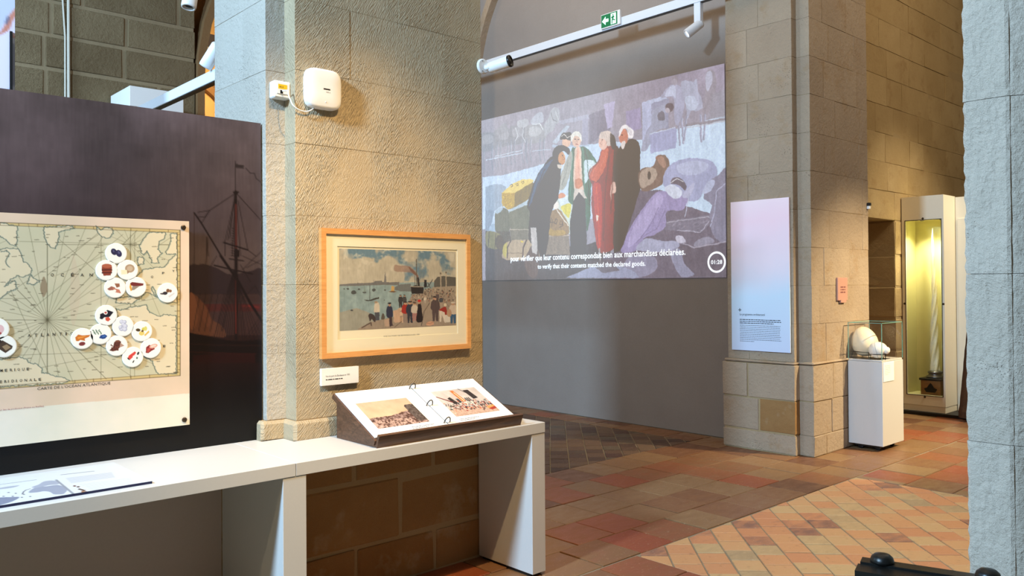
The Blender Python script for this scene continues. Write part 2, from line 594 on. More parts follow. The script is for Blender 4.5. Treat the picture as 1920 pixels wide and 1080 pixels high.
class Canvas:
    SS = 2

    def __init__(s, O, U, V, nu, nv, bg=(128, 128, 128)):
        s.O, s.U, s.V = (np.array(a, float) for a in (O, U, V))
        s.N = np.cross(s.U, s.V)
        s.nu, s.nv = nu, nv
        s.W, s.H = nu * s.SS, nv * s.SS
        s.a = np.empty((s.H, s.W, 3), np.float32)
        s.a[:] = bg
        s.ox = s.oy = 0.0
        s.sc = 1.0

    def crop(s, ox=0, oy=0, sc=1.0):
        s.ox, s.oy, s.sc = ox, oy, sc
        return s

    def cv(s, pts):
        out = []
        for x, y in pts:
            v = ray(s.ox + x * s.sc, s.oy + y * s.sc)
            t = ((s.O - CAM) @ s.N) / (v @ s.N)
            P = CAM + v * t - s.O
            out.append(((P @ s.U) / (s.U @ s.U) * s.W, (P @ s.V) / (s.V @ s.V) * s.H))
        return np.array(out)

    def fill(s, q, col, alpha=1.0):
        x0, y0 = np.floor(q.min(0)).astype(int)
        x1, y1 = np.ceil(q.max(0)).astype(int) + 1
        x0, y0, x1, y1 = max(x0, 0), max(y0, 0), min(x1, s.W), min(y1, s.H)
        if x1 <= x0 or y1 <= y0: return
        X, Y = np.meshgrid(np.arange(x0, x1) + .5, np.arange(y0, y1) + .5)
        ins = np.zeros(X.shape, bool)
        n = len(q)
        for i in range(n):
            (ax, ay), (bx, by) = q[i], q[(i + 1) % n]
            if ay == by: continue
            c = ((ay > Y) != (by > Y)) & (X < (bx - ax) * (Y - ay) / (by - ay) + ax)
            ins ^= c
        r = s.a[y0:y1, x0:x1]
        r[ins] = r[ins] * (1 - alpha) + np.array(col, float) * alpha

    def poly(s, pts, col, alpha=1.0):
        s.fill(s.cv(pts), col, alpha)
        return s

    def smooth(s, pts, col, alpha=1.0):
        """closed Catmull-Rom outline"""
        p = np.array(pts, float)
        n = len(p)
        out = []
        for i in range(n):
            a, b, c, d = p[i - 1], p[i], p[(i + 1) % n], p[(i + 2) % n]
            for t in (0, .25, .5, .75):
                out.append(0.5 * (2 * b + (c - a) * t + (2 * a - 5 * b + 4 * c - d) * t * t + (3 * b - a - 3 * c + d) * t ** 3))
        s.fill(s.cv(out), col, alpha)
        return s

    def ell(s, cx, cy, rx, ry, col, alpha=1.0, rot=0.0):
        t = np.linspace(0, 2 * math.pi, 28, endpoint=False)
        c, d = math.cos(rot), math.sin(rot)
        x, y = rx * np.cos(t), ry * np.sin(t)
        s.fill(s.cv(np.stack([cx + x * c - y * d, cy + x * d + y * c], 1)), col, alpha)
        return s

    def line(s, pts, w, col, alpha=1.0):
        """w in photo pixels (before crop scale)"""
        q = s.cv(pts)
        p0 = np.array(pts[0], float)
        k = np.linalg.norm(s.cv([p0 + (0, 1.0 / s.sc)])[0] - q[0])
        r = max(w * k / 2, 0.55)
        for a, b in zip(q[:-1], q[1:]):
            x0, y0 = np.floor(np.minimum(a, b) - r - 1).astype(int)
            x1, y1 = np.ceil(np.maximum(a, b) + r + 1).astype(int)
            x0, y0, x1, y1 = max(x0, 0), max(y0, 0), min(x1, s.W), min(y1, s.H)
            if x1 <= x0 or y1 <= y0: continue
            X, Y = np.meshgrid(np.arange(x0, x1) + .5, np.arange(y0, y1) + .5)
            e = b - a
            L = max(e @ e, 1e-9)
            t = np.clip(((X - a[0]) * e[0] + (Y - a[1]) * e[1]) / L, 0, 1)
            dd = np.hypot(X - a[0] - t * e[0], Y - a[1] - t * e[1])
            cov = np.clip(r + .5 - dd, 0, 1)[..., None] * alpha
            rg = s.a[y0:y1, x0:x1]
            s.a[y0:y1, x0:x1] = rg * (1 - cov) + np.array(col, float) * cov
        return s

    def build(s, name, mat, parent=None, lift=0.0, f=None, mask=None):
        a = s.a.reshape(s.nv, s.SS, s.nu, s.SS, 3).mean((1, 3))
        c = lin(np.clip(a, 0, 255))
        if f is not None: c = f(c)
        uu, vv = np.meshgrid((np.arange(s.nu)) / (s.nu - 1), (np.arange(s.nv)) / (s.nv - 1))
        n = -s.N / np.linalg.norm(s.N)
        if n @ (CAM - s.O) < 0: n = -n
        P = s.O + uu[..., None] * s.U + vv[..., None] * s.V + n * lift
        P = P.reshape(-1, 3)
        base = WLOC[parent] if parent is not None else np.array([P[:, 0].mean(), P[:, 1].mean(), P[:, 2].min()])
        idx = np.arange(s.nu * s.nv).reshape(s.nv, s.nu)
        q = np.stack([idx[:-1, :-1], idx[1:, :-1], idx[1:, 1:], idx[:-1, 1:]], -1)
        if mask is not None:
            q = q[mask(uu, vv)[:-1, :-1]]
        q = q.reshape(-1, 4)
        if np.cross(s.V, s.U) @ n < 0: q = q[:, ::-1]
        me = bpy.data.meshes.new(name)
        me.vertices.add(len(P))
        me.vertices.foreach_set('co', (P - base).ravel())
        me.loops.add(q.size)
        me.loops.foreach_set('vertex_index', np.ascontiguousarray(q).ravel())
        me.polygons.add(len(q))
        me.polygons.foreach_set('loop_start', np.arange(len(q)) * 4)
        at_ = me.color_attributes.new('Col', 'FLOAT_COLOR', 'POINT')
        at_.data.foreach_set('color', np.concatenate([c.reshape(-1, 3), np.ones((len(P), 1))], 1).ravel())
        me.materials.append(mat)
        me.update(calc_edges=True)
        me.validate()
        o = bpy.data.objects.new(name, me)
        COL.objects.link(o)
        if parent is not None: o.parent = parent
        else: o.location = base
        WLOC[o] = base
        return o


def text(name, s, O, U, V, mat, parent, width=None, height=None, bold=0.0, words=False):
    """flat lettering; O = lower-left corner, U = reading direction, V = up"""
    cu = bpy.data.curves.new('t', 'FONT')
    cu.body = s
    cu.resolution_u = 2
    cu.offset = bold
    ob = bpy.data.objects.new('t', cu)
    COL.objects.link(ob)
    dg = bpy.context.evaluated_depsgraph_get()
    me = bpy.data.meshes.new_from_object(ob.evaluated_get(dg))
    bpy.data.objects.remove(ob)
    bpy.data.curves.remove(cu)
    n = len(me.vertices)
    co = np.empty(n * 3); me.vertices.foreach_get('co', co); co = co.reshape(-1, 3)
    lo, hi = co.min(0), co.max(0)
    U, V = np.array(U, float), np.array(V, float)
    U, V = U / np.linalg.norm(U), V / np.linalg.norm(V)
    k = width / (hi[0] - lo[0]) if width else height / (hi[1] - lo[1])
    ky = height / (hi[1] - lo[1]) if height else k
    P = np.array(O, float) + np.outer((co[:, 0] - lo[0]) * k, U) + np.outer((co[:, 1] - lo[1]) * ky, V)
    if words:
        fs = [tuple(p.vertices) for p in me.polygons]
        iv = sorted((min(co[i, 0] for i in f), max(co[i, 0] for i in f), n_) for n_, f in enumerate(fs))
        groups, end = [], -9
        for a, b, n_ in iv:
            if a > end + .17: groups.append([])
            groups[-1].append(n_)
            end = max(end, b)
        bpy.data.meshes.remove(me)
        for g in groups:
            ids = sorted({i for n_ in g for i in fs[n_]})
            mp = {i: k_ for k_, i in enumerate(ids)}
            add(name, (P[ids], [tuple(mp[i] for i in fs[n_]) for n_ in g]), mat, parent)
        return
    me.vertices.foreach_set('co', (P - WLOC[parent]).ravel())
    me.materials.clear()
    me.materials.append(mat)
    me.name = name
    me.update()
    o = bpy.data.objects.new(name, me)
    COL.objects.link(o)
    o.parent = parent
    WLOC[o] = WLOC[parent]
    return o


def word_rows(name, O, U, V, width, rows, pitch, h, mat, parent, last=0.6, seed=1):
    """lines of print too small to read: one short bar for each word"""
    r = random.Random(seed)
    U, V = np.array(U, float) / np.linalg.norm(U), np.array(V, float) / np.linalg.norm(V)
    O = np.array(O, float)
    gs = []
    for k in range(rows):
        x, end = 0.0, width * (last if k == rows - 1 else r.uniform(0.96, 1.0))
        while x < end - h:
            w = min(r.uniform(1.2, 5.5) * h, end - x)
            a = O + U * x - V * pitch * k
            gs.append(([a, a + U * w, a + U * w + V * h, a + V * h], [(0, 1, 2, 3)]))
            x += w + 0.75 * h
    return add(name, join(*gs), mat, parent)


# ================================================================== THE SETTING
def jit(geo, a):
    v, f = geo
    return np.asarray(v) + rng.uniform(-a, a, np.shape(v)), f


def ashlar(parent, x0, x1, y0, y1, courses, cuts_fn, axis, mat, gap=0.006, c=0.008, j=0.003, name='stone_block', proud=0.004):
    """stone blocks course by course; axis 0: blocks laid along X, axis 1: along Y"""
    for k in range(len(courses) - 1):
        z0, z1 = courses[k], courses[k + 1]
        a0, a1 = (x0, x1) if axis == 0 else (y0, y1)
        cs = [a0] + [t for t in cuts_fn(k) if a0 + 0.08 < t < a1 - 0.08] + [a1]
        for i in range(len(cs) - 1):
            g = gap / 2
            l0 = cs[i] + (g if i else 0)
            l1 = cs[i + 1] - (g if i < len(cs) - 2 else 0)
            p = rng.uniform(-proud, proud)
            m = mat(k, i) if callable(mat) else mat
            if axis == 0:
                ge = cbox(l0, y0 + p, z0 + g, l1, y1, z1 - g, c=c)
            else:
                ge = cbox(x0 + p, l0, z0 + g, x1, l1, z1 - g, c=c)
            add(name, jit(ge, j), m, parent)


def cut_fn(start, pitch, var, seed):
    def fn(k):
        r = random.Random(seed * 1000 + k)
        out, t = [], start + pitch * r.uniform(0.25, 0.9)
        while t < start + 20:
            out.append(t)
            t += pitch * r.uniform(1 - var, 1 + var)
        return out
    return fn


# ---- floor: mortar bed, large square tiles, fields of small pavers laid on the diagonal
floor = add('floor', box(-6, -5, -0.2, 16, 14, -0.006), M['grout'], kind='structure',
            label='worn terracotta museum floor of big square tiles and small diagonal pavers')


def clip(poly, x0, x1, y0, y1):
    def half(P, ax, val, keep_less):
        out = []
        for i in range(len(P)):
            a, b = P[i], P[(i + 1) % len(P)]
            ia = (a[ax] <= val) if keep_less else (a[ax] >= val)
            ib = (b[ax] <= val) if keep_less else (b[ax] >= val)
            if ia: out.append(a)
            if ia != ib:
                t = (val - a[ax]) / (b[ax] - a[ax])
                out.append((a[0] + (b[0] - a[0]) * t, a[1] + (b[1] - a[1]) * t))
        return out
    for ax, val, le in ((0, x1, True), (0, x0, False), (1, y1, True), (1, y0, False)):
        poly = half(poly, ax, val, le)
        if len(poly) < 3: return None
    return poly


def shrink(poly, g):
    P = np.array(poly, float)
    c = P.mean(0)
    d = P - c
    L = np.linalg.norm(d, axis=1, keepdims=True)
    return c + d * np.maximum(0.2, 1 - g / np.maximum(L, 1e-6))


def parea(P):
    P = np.array(P)
    return abs(np.sum(P[:, 0] * np.roll(P[:, 1], -1) - P[:, 1] * np.roll(P[:, 0], -1))) / 2


def seen(x, y, mx=140, my=140):
    px, py, z = proj((x, y, 0))
    return z > 0.5 and -mx < px < 1920 + mx and py < 1080 + my


PAVERS = []


def lay(name, poly, mat, g):
    if poly is None or parea(poly) < 0.0012: return
    q = shrink(poly, g)
    c = q.mean(0)
    if not seen(*c): return
    h = rng.uniform(-0.002, 0.003)
    g_ = prism([tuple(p) for p in q], -0.012, h, 0.003)
    if name == 'brick_paver':
        PAVERS.append((c, q, g_, mat))
    else:
        add(name, g_, mat, floor)


def big_rows(x0, x1, ys, pitch=0.338):
    for k in range(len(ys) - 1):
        t = x0 - random.Random(int(ys[k] * 100)).uniform(0, pitch)
        while t < x1:
            w = pitch * random.uniform(0.93, 1.07)
            a, b = max(t, x0), min(t + w, x1)
            if b - a > 0.03:
                lay('floor_tile', [(a, ys[k]), (b, ys[k]), (b, ys[k + 1]), (a, ys[k + 1])], M['tile'], 0.006)
            t += w


def diag_field(x0, x1, y0, y1, p=0.166, q=0.172, mat='paver'):
    e1, e2 = np.array([1, 1]) / math.sqrt(2), np.array([1, -1]) / math.sqrt(2)
    ctr = np.array([(x0 + x1) / 2, (y0 + y1) / 2])
    n = int(max(x1 - x0, y1 - y0) / 0.16) + 3
    for i in range(-n, n):
        off = random.uniform(0, q)
        for j in range(-n, n):
            o = ctr + e2 * p * i + e1 * (q * j + off)
            quad = [o, o + e1 * q, o + e1 * q + e2 * p, o + e2 * p]
            lay('brick_paver', clip([tuple(t) for t in quad], x0, x1, y0, y1), M[mat], 0.007)


big_rows(1.9, 10.1, [3.015, 3.36, 3.705, 4.06])
big_rows(1.9, 7.1, [4.06, 4.43, 4.81])
big_rows(6.44, 10.6, [1.24, 1.585, 1.935, 2.285, 2.635, 3.005], 0.345)
big_rows(2.6, 3.69, [1.95, 2.30, 2.65, 3.005])
diag_field(3.69, 6.44, 1.0, 3.005)
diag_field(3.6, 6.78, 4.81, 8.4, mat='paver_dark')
big_rows(6.78, 7.12, [4.81 + 0.34 * i for i in range(12)], 0.34)


def paver_rank(t):
    c_, q_ = t[0], t[1]
    px, py, _ = proj((c_[0], c_[1], 0))
    ar = parea([proj((a, b, 0))[:2] for a, b in q_])
    return -(ar if 1015 < px < 1825 and py < 1085 else ar * 1e-4)


# the 300 pavers that show largest are pieces of their own, the hidden and outlying rest is one part
PAVERS.sort(key=paver_rank)
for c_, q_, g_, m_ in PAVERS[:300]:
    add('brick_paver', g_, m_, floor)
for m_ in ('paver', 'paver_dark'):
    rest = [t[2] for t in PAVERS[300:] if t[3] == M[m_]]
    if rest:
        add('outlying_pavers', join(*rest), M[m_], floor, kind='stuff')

# ---- central pier behind the frame and counter
CZ = [0.0, 0.232, 0.556, 0.798]
CZ2 = [0.905, 1.225, 1.56, 1.895, 2.245, 2.60, 2.95, 3.29, 3.62, 3.96, 4.3]
PF, PR, PL, PL2, PRX = 3.62, 3.725, 1.895, 1.795, 3.07       # face, recessed face, left edges, right edge
wc = add('wall_center', join(box(PL + 0.002, PF + 0.002, 0, PRX - 0.002, PR + 0.1, 4.3), box(PL2 + 0.002, PR + 0.002, 0, PRX - 0.004, 4.32, 4.3), box(PL - .012, PF - .016, 0, PRX + .006, PR, .8)),
         M['mortar'], kind='structure', label='honey limestone pier with stepped left corner behind the framed print')
lowcuts = {0: [2.212, 2.703], 1: [1.95, 2.478], 2: [2.2, 2.70]}
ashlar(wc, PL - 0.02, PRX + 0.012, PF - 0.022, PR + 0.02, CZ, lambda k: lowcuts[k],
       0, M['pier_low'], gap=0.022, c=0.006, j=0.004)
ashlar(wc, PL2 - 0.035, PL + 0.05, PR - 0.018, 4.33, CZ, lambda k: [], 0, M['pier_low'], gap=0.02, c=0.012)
# moulded plinth course just above the counter
add('stone_block', jit(cbox(PL - 0.022, PF - 0.024, 0.80, PRX + 0.012, PR + 0.02, 0.902, c=0.014), 0.003), M['pier'], wc)
add('stone_block', jit(cbox(PL2 - 0.036, PR - 0.020, 0.80, PL + 0.05, 4.33, 0.902, c=0.014), 0.003), M['pier'], wc)
facecuts = {0: [2.55], 1: [2.3, 2.86], 2: [2.62], 3: [2.33, 2.75], 4: [2.45], 5: [2.2, 2.8], 6: [2.5], 7: [2.25, 2.7], 8: [2.5], 9: [2.3]}
ashlar(wc, PL, PRX, PF, PR + 0.02, CZ2, lambda k: facecuts[k], 0, M['pier'], gap=0.001, c=0.001, j=0.0004, proud=0.001)
ashlar(wc, PL2, PRX, PR, 4.33, CZ2, lambda k: [3.98] if k % 2 else [], 1, M['pier_daylit'], gap=0.001, c=0.001, j=0.0004, proud=0.001)

# ---- wall that carries the projection, with the lunette arch above
wb_ = add('wall_back', box(7.15, 4.2, 0, 7.45, 9.3, 6.6), M['plaster'], kind='structure',
          label='smooth grey plaster wall carrying the projected painting')
ya, yb, zs, R_ = 4.43, 8.44, 4.15, 2.005
yc = (ya + yb) / 2
pts = [(yc - R_ * math.cos(t), zs + R_ * math.sin(t)) for t in np.linspace(0, math.pi, 33)]
rib_v, rib_f = [], []
path_in = [(ya, 0.0)] + pts + [(yb, 0.0)]
for (y, z) in path_in:
    dy, dz = (y - yc, max(0, z - zs))
    L = math.hypot(dy, dz)
    s_ = 0.10
    ny, nz = (dy / L, dz / L) if L else (0, 0)
    for (xx, e) in ((7.05, 0.0), (7.05, s_), (7.15, s_), (7.15, 0.0)):
        rib_v.append((xx, y + ny * e, z + nz * e))
n_ = len(path_in)
for i in range(n_ - 1):
    for k in range(4):
        rib_f.append((i * 4 + k, i * 4 + (k + 1) % 4, (i + 1) * 4 + (k + 1) % 4, (i + 1) * 4 + k))
add('arch_rib', fix_normals((rib_v, rib_f)), M['pierb'], wb_)
# vault web in front of the rib (fills the spandrel outside the arch)
vv, ff = [], []
outer = [(ya - 0.35, zs)] + [(yc - (R_ + .1) * math.cos(t), 6.6) for t in np.linspace(0, math.pi, 33)] + [(yb + .6, zs)]
inner = [(ya - .1, zs)] + [(yc - (R_ + .1) * math.cos(t), zs + (R_ + .1) * math.sin(t)) for t in np.linspace(0, math.pi, 33)] + [(yb + .1, zs)]
for (a, b) in zip(inner, outer):
    vv += [(7.06, *a), (7.06, b[0], max(b[1], a[1] + .01))]
for i in range(len(inner) - 1):
    ff.append((2 * i, 2 * i + 1, 2 * i + 3, 2 * i + 2))
add('vault_web', fix_normals((vv, ff)), M['plaster'], wb_)
add('far_pier', box(6.9, 8.42, 0, 7.2, 9.3, 6.6), M['pierb'], wb_)

# ---- pier to the right of the projection, carrying the text panel
BX, BX2, BY, BYR, BYL, BXR = 6.85, 6.935, 3.745, 3.62, 4.43, 8.09
wr = add('wall_right', join(box(BX + .004, BY + .004, 0, BX2 + .1, BYL - .004, 6.6), box(BX2 + .004, BYR + .004, 0, BXR - .004, BYL - .004, 6.6), box(BX - .026, BY - .01, 0, BX2 + .02, BYL + .03, .81), box(BX2 - .026, BYR - .02, 0, BXR - .004, BYL, .81)),
         M['mortar'], kind='structure', label='grey and honey limestone pier carrying the tall text panel')
BZ = [0.0, 0.185, 0.49, 0.815]
BZ2 = [0.838] + [0.838 + 0.345 * i for i in range(1, 17)]
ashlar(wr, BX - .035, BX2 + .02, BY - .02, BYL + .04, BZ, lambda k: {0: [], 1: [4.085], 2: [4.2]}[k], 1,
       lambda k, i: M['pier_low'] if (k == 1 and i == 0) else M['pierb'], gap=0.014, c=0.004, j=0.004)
ashlar(wr, BX2 - .035, BXR, BYR - .03, BYL, BZ, cut_fn(BX2, 0.5, 0.3, 5), 0, M['pierb'], gap=0.01, c=0.004, j=0.004)
add('stone_block', jit(cbox(BX - .032, BY - .018, .816, BX2 + .02, BYL + .03, .838, c=.01), .002), M['pierb'], wr)
add('stone_block', jit(cbox(BX2 - .032, BYR - .028, .816, BXR, BYL, .838, c=.01), .002), M['pierb'], wr)
ashlar(wr, BX, BX2 + .02, BY, BYL, BZ2, lambda k: [4.08 if k % 2 else 4.2], 1, M['pierb'], gap=0.002, c=0.002, j=0.0015, proud=0.0015)
ashlar(wr, BX2, BXR, BYR, BYL, BZ2, cut_fn(BX2, 0.55, 0.3, 9), 0, M['pierb'], gap=0.002, c=0.002, j=0.0015, proud=0.0015)

# ---- wall further right with the doorway
FY, FJ, FL = 4.10, 9.87, 2.285
wf = add('wall_far_right', join(box(BXR - .2, FY + .005, FL + .005, 14, FY + 1.0, 6.6), box(FJ + .005, FY + .005, 0, 14, FY + 1.0, FL + .02)),
         M['mortar'], kind='structure', label='brown limestone wall with a square doorway behind the glass case')
FZ = [FL + 0.33 * i for i in range(0, 13)]
ashlar(wf, BXR - .2, 14, FY, FY + .35, FZ, cut_fn(BXR, 0.6, 0.35, 21), 0, M['farr'], gap=0.004, c=0.004, j=0.003)
ashlar(wf, FJ, FJ + .2, FY, FY + .95, [0, .37, .75, 1.13, 1.5, 1.87, FL], lambda k: [FY + .45] if k % 2 else [], 1, M['farr'], gap=0.012, c=0.012, j=0.006)
ashlar(wf, FJ + .2, 14, FY, FY + .35, [0, .37, .75, 1.13, 1.5, 1.87, FL], cut_fn(FJ, 0.6, 0.3, 31), 0, M['farr'], gap=0.008, c=0.008, j=0.004)
add('doorway_back', box(8.2, 5.6, 0, FJ + .3, 5.7, 3), M['farr'], wf)

# ---- far left wall above the dark panel, with the tall arch beside it
LY = 9.0
wl = add('wall_far_left', box(-3.0, LY + .012, 0, 3.50, LY + .5, 6.6), M['mortar_far'], kind='structure',
         label='olive grey limestone wall with pale joints above the dark panel')
lcuts = cut_fn(-3.0, 0.86, 0.3, 44)
ashlar(wl, -3.0, 3.51, LY, LY + .3, [1.7 + 0.335 * i for i in range(0, 15)], lcuts, 0, M['farl'], gap=0.04, c=0.005, j=0.003)
jamb = [(3.52, 2.2), (3.52, 3.7), (3.53, 4.1), (3.60, 4.5), (3.74, 4.9), (3.95, 5.3), (4.3, 5.7)]
vv, ff = [], []
for x, z in jamb:
    vv += [(x, LY - .05, z), (x + .08, LY - .05, z - .03), (x + .08, LY + .5, z - .03), (x, LY + .5, z)]
for i in range(len(jamb) - 1):
    for k in range(4):
        ff.append((i * 4 + k, i * 4 + (k + 1) % 4, i * 4 + 4 + (k + 1) % 4, i * 4 + 4 + k))
add('arch_rib', fix_normals((vv, ff)), M['brownstone'], wl)
wv = add('wall_beyond', box(2.5, 12.0, 0, 8.0, 12.3, 8.0), M['orange'], kind='structure', label='warm lit vault wall seen through the arch on the left')
ring = [(4.5 + .9 * math.sin(t), 3.3 + 1.3 * math.cos(t)) for t in np.linspace(.2, 2.4, 14)]
add('arch_rib', tube([(x, 11.9, z) for x, z in ring], .09, 6), M['brownstone'], wv)
point_light('vault_lamp', (4.6, 10.9, 4.4), 120, (1.0, 0.72, 0.38), 0.2)

# ---- near pier at the right edge
NX = 2.2
wn = add('wall_near_right', join(box(NX + .008, .65, 0, NX + .4, .735, 3.6), box(NX + .24, -.5, 0, NX + .9, .70, 3.6)),
         M['mortar'], kind='structure', label='rough pale limestone pier in cool daylight at the right edge')
NZ = [0, .36, .76, 1.159, 1.57, 1.996, 2.42, 2.84, 3.2, 3.6]


def rough_block(x0, y0, z0, x1, y1, z1, n=26, amp=0.005, m=14, turn=0.0):
    """block with a knobbly front (facing -X) and nibbled edges"""
    g = 0.0006
    V, F = [], []
    ys, zs_ = np.linspace(y0, y1, m), np.linspace(z0 + g, z1 - g, n)
    r = rng.uniform(-amp, amp, (n, m)) * .4 + (fbm(n, m, 4, 2, int(z0 * 100)) - .5) * amp * 2
    for a, z in enumerate(zs_):
        for b, y in enumerate(ys):
            e = 0.004 if b in (0, m - 1) else 0.0
            yy = y + (rng.uniform(-.0035, .0015) if b == m - 1 else 0)
            V.append((x0 + r[a, b] * .5 + e + (y1 - y) * turn, yy, z))
    for a in range(n - 1):
        for b in range(m - 1):
            F.append((a * m + b, a * m + b + 1, (a + 1) * m + b + 1, (a + 1) * m + b))
    k = len(V)
    for a in range(n):
        V.append((x1, V[a * m][1], V[a * m][2])); V.append((x1, V[a * m + m - 1][1], V[a * m][2]))
    for a in range(n - 1):
        F.append((a * m, (a + 1) * m, k + 2 * a + 2, k + 2 * a))
        F.append((a * m + m - 1, k + 2 * a + 1, k + 2 * a + 3, (a + 1) * m + m - 1))
    F.append(tuple(range(m)) + (k + 1, k))
    F.append(tuple((n - 1) * m + b for b in range(m)) + (k + 2 * n - 1, k + 2 * n - 2))
    return fix_normals((V, F))


for i in range(len(NZ) - 1):
    add('stone_block', rough_block(NX, .643, NZ[i], NX + .2, .746, NZ[i + 1]), M['near'], wn)
for i in range(len(NZ) - 1):
    add('stone_block', rough_block(NX + .001, .25, NZ[i] + .0, NX + .5, .650, NZ[i + 1], m=30, turn=.55), M['near'], wn)

# ================================================================== DISPLAY COUNTER AND WHAT STANDS ON IT
CT, CF = 0.813, 3.148          # top height, front edge
X_, Y_, Z_ = np.eye(3)
ctr = empty('display_counter', (2.37, 3.4, 0), 'white display counter on slab legs under the framed harbour print', 'counter', 'white exhibition counters')
add('worktop', join(cbox(1.646, CF, .759, 3.107, PF - .026, CT, c=.0012), cbox(1.646, PF - .026, .759, PL - .026, PR - .024, CT, c=.0012), cbox(1.646, PR - .024, .759, PL2 - .040, 3.795, CT, c=.0012)), M['white'], ctr)
for (a, b) in ((1.588, 1.694), (3.011, 3.107)):
    add('leg', cbox(a, CF + .003, .016, b, 3.592 if a > 2 else 3.76, .758, c=.0012), M['white'], ctr)
for (a, b) in ((1.60, 1.68), (3.02, 3.10)):
    add('foot', box(a, CF + .03, 0, b, 3.57, .016), M['black'], ctr)
ctl = empty('display_counter', (0.6, 3.4, 0), 'white display counter with a closed back below the dark ship panel', 'counter', 'white exhibition counters')
add('worktop', cbox(-1.2, CF, .759, 1.644, 3.795, CT, c=.0012), M['white'], ctl)
add('back_panel', box(-1.2, 3.765, .0, 1.586, 3.79, .758), M['greyback'], ctl)
add('leg', cbox(-1.2, CF + .003, .016, -1.1, 3.76, .758, c=.0012), M['white'], ctl)

# ---- walnut reading desk
DL, DR = 2.052, 2.945
desk = empty('reading_desk', (2.5, 3.36, CT), 'dark walnut sloping reading desk on the white counter', 'lectern')
side = [(3.533, CT), (3.195, CT), (3.195, .838), (3.505, .992), (3.533, .992)]
for xa, xb in ((DL + .012, DL + .030), (DR - .03, DR - .012)):
    n = len(side)
    V = [(xa, y, z) for y, z in side] + [(xb, y, z) for y, z in side]
    F = [tuple(range(n)), tuple(range(2 * n - 1, n - 1, -1))] + [(i, n + i, n + (i + 1) % n, (i + 1) % n) for i in range(n)]
    add('side_panel', fix_normals((V, F)), M['walnut'], desk)
add('back_panel', cbox(DL + .03, 3.515, CT, DR - .03, 3.533, .99, c=.001), M['walnut'], desk)
bn_, bf_ = np.array([DL, 3.548, 1.026]), np.array([DL, 3.178, .847])      # slope: back top, front bottom
sl = bn_ - bf_
nrm = np.cross(X_, sl); nrm /= np.linalg.norm(nrm)
W_ = DR - DL
add('sloping_board', slab([bf_, bf_ + X_ * W_, bn_ + X_ * W_, bn_], nrm, .024), M['walnut'], desk)
lip0, lip1 = np.array([DL + .008, 3.176, CT]), np.array([DL + .008, 3.153, .870])
add('front_lip', slab([lip0, lip0 + X_ * W_, lip1 + X_ * W_, lip1], (0, -1, -.4), .016), M['walnut'], desk)

# ---- ring-bound album of two picture sheets lying on the desk
su = sl / np.linalg.norm(sl)
alb = empty('picture_album', tuple(bf_ + X_ * .45 + nrm * .004), 'open ring bound album of white sheets with two colour pictures', 'album')


def on(a, b, h=0.0):          # a along the desk, b up the slope, h off the board
    return bf_ + X_ * a + su * b + nrm * (h + .0005)


SLOPE = np.linalg.norm(sl)
PB0, PB1, PA0, PAM, PA1 = .018, SLOPE - .004, .010, .446, .880
add('sheet', slab([on(PA0, PB0, .005), on(PAM - .004, PB0, .005), on(PAM - .004, PB1, .005), on(PA0, PB1, .005)], nrm, .004), M['paper'], alb)
add('sheet', slab([on(PAM + .004, PB0, .005), on(PA1, PB0, .005), on(PA1, PB1, .005), on(PAM + .004, PB1, .005)], nrm, .004), M['paper'], alb)
for b in (.05, .21, .375):
    for da in (0.0,):
        c0 = on(PAM, b, .006)
        arc = [c0 + X_ * (.018 * math.cos(t)) + nrm * (.030 * math.sin(t)) for t in np.linspace(-.25, math.pi + .25, 16)]
        add('ring', tube(arc, .0030, 8), M['ring_steel'], alb, smooth=True)


def page_canvas(a0, a1, b0, b1, nu, nv, bg):
    return Canvas(on(a0, b1, .0056), X_ * (a1 - a0), -su * (b1 - b0), nu, nv, bg)


c = page_canvas(.062, .360, .078, .300, 170, 110, (196, 160, 128))
H_, W2 = c.H, c.W
g = np.linspace(0, 1, H_)[:, None, None]
c.a[:] = np.array((186, 160, 134)) * (1 - g) + np.array((216, 172, 136)) * g
c.a += (fbm(H_, W2, 60, 4, 3)[..., None] - .5) * 34
yy, xx = np.mgrid[0:H_, 0:W2]
u, v = xx / W2, yy / H_
sk = .60 - .10 * np.exp(-((u - .75) / .2) ** 2) + .05 * (fbm(H_, W2, 14, 3, 8) - .5)
land = v > sk
tex = fbm(H_, W2, 9, 3, 5)
c.a[land] = (np.array((118, 92, 84)) + (tex[land][:, None] - .5) * 190)
road = land & (v > .74 + .1 * (u - .5)) & (tex > .45)
c.a[road] = np.array((164, 134, 120)) + (tex[road][:, None] - .5) * 90
tower = (u > .80) & (v > .26 + .25 * np.maximum(0, (.84 - u)) * 6) & (v < .92) & (v > (.26 + 0 * u))
c.a[tower] = np.array((84, 72, 66)) + (tex[tower][:, None] - .5) * 90
for k in range(220):
    x, y = random.random(), random.uniform(.68, 1)
    r = 1 + 3 * (y - .6)
    xi, yi = int(x * W2), int(y * H_)
    c.a[max(0, yi - int(2 * r)):yi + 1, xi:xi + int(r) + 1] = random.choice([(60, 36, 40), (92, 60, 56), (48, 40, 44), (190, 160, 148)])
c.build('picture', M['print'], alb, f=lambda q: q * 1.05)
c = page_canvas(.530, .825, .085, .325, 170, 120, (190, 178, 170))
H_, W2 = c.H, c.W
yy, xx = np.mgrid[0:H_, 0:W2]
u, v = xx / W2, yy / H_
tex = fbm(H_, W2, 8, 3, 15)
c.a += (fbm(H_, W2, 50, 4, 13)[..., None] - .5) * 50
c.a[v > .72] = np.array((188, 156, 136)) + (tex[v > .72][:, None] - .5) * 60


def pc(pts, col, al=1.0):
    c.fill(np.array([(x * W2, y * H_) for x, y in pts], float), col, al)


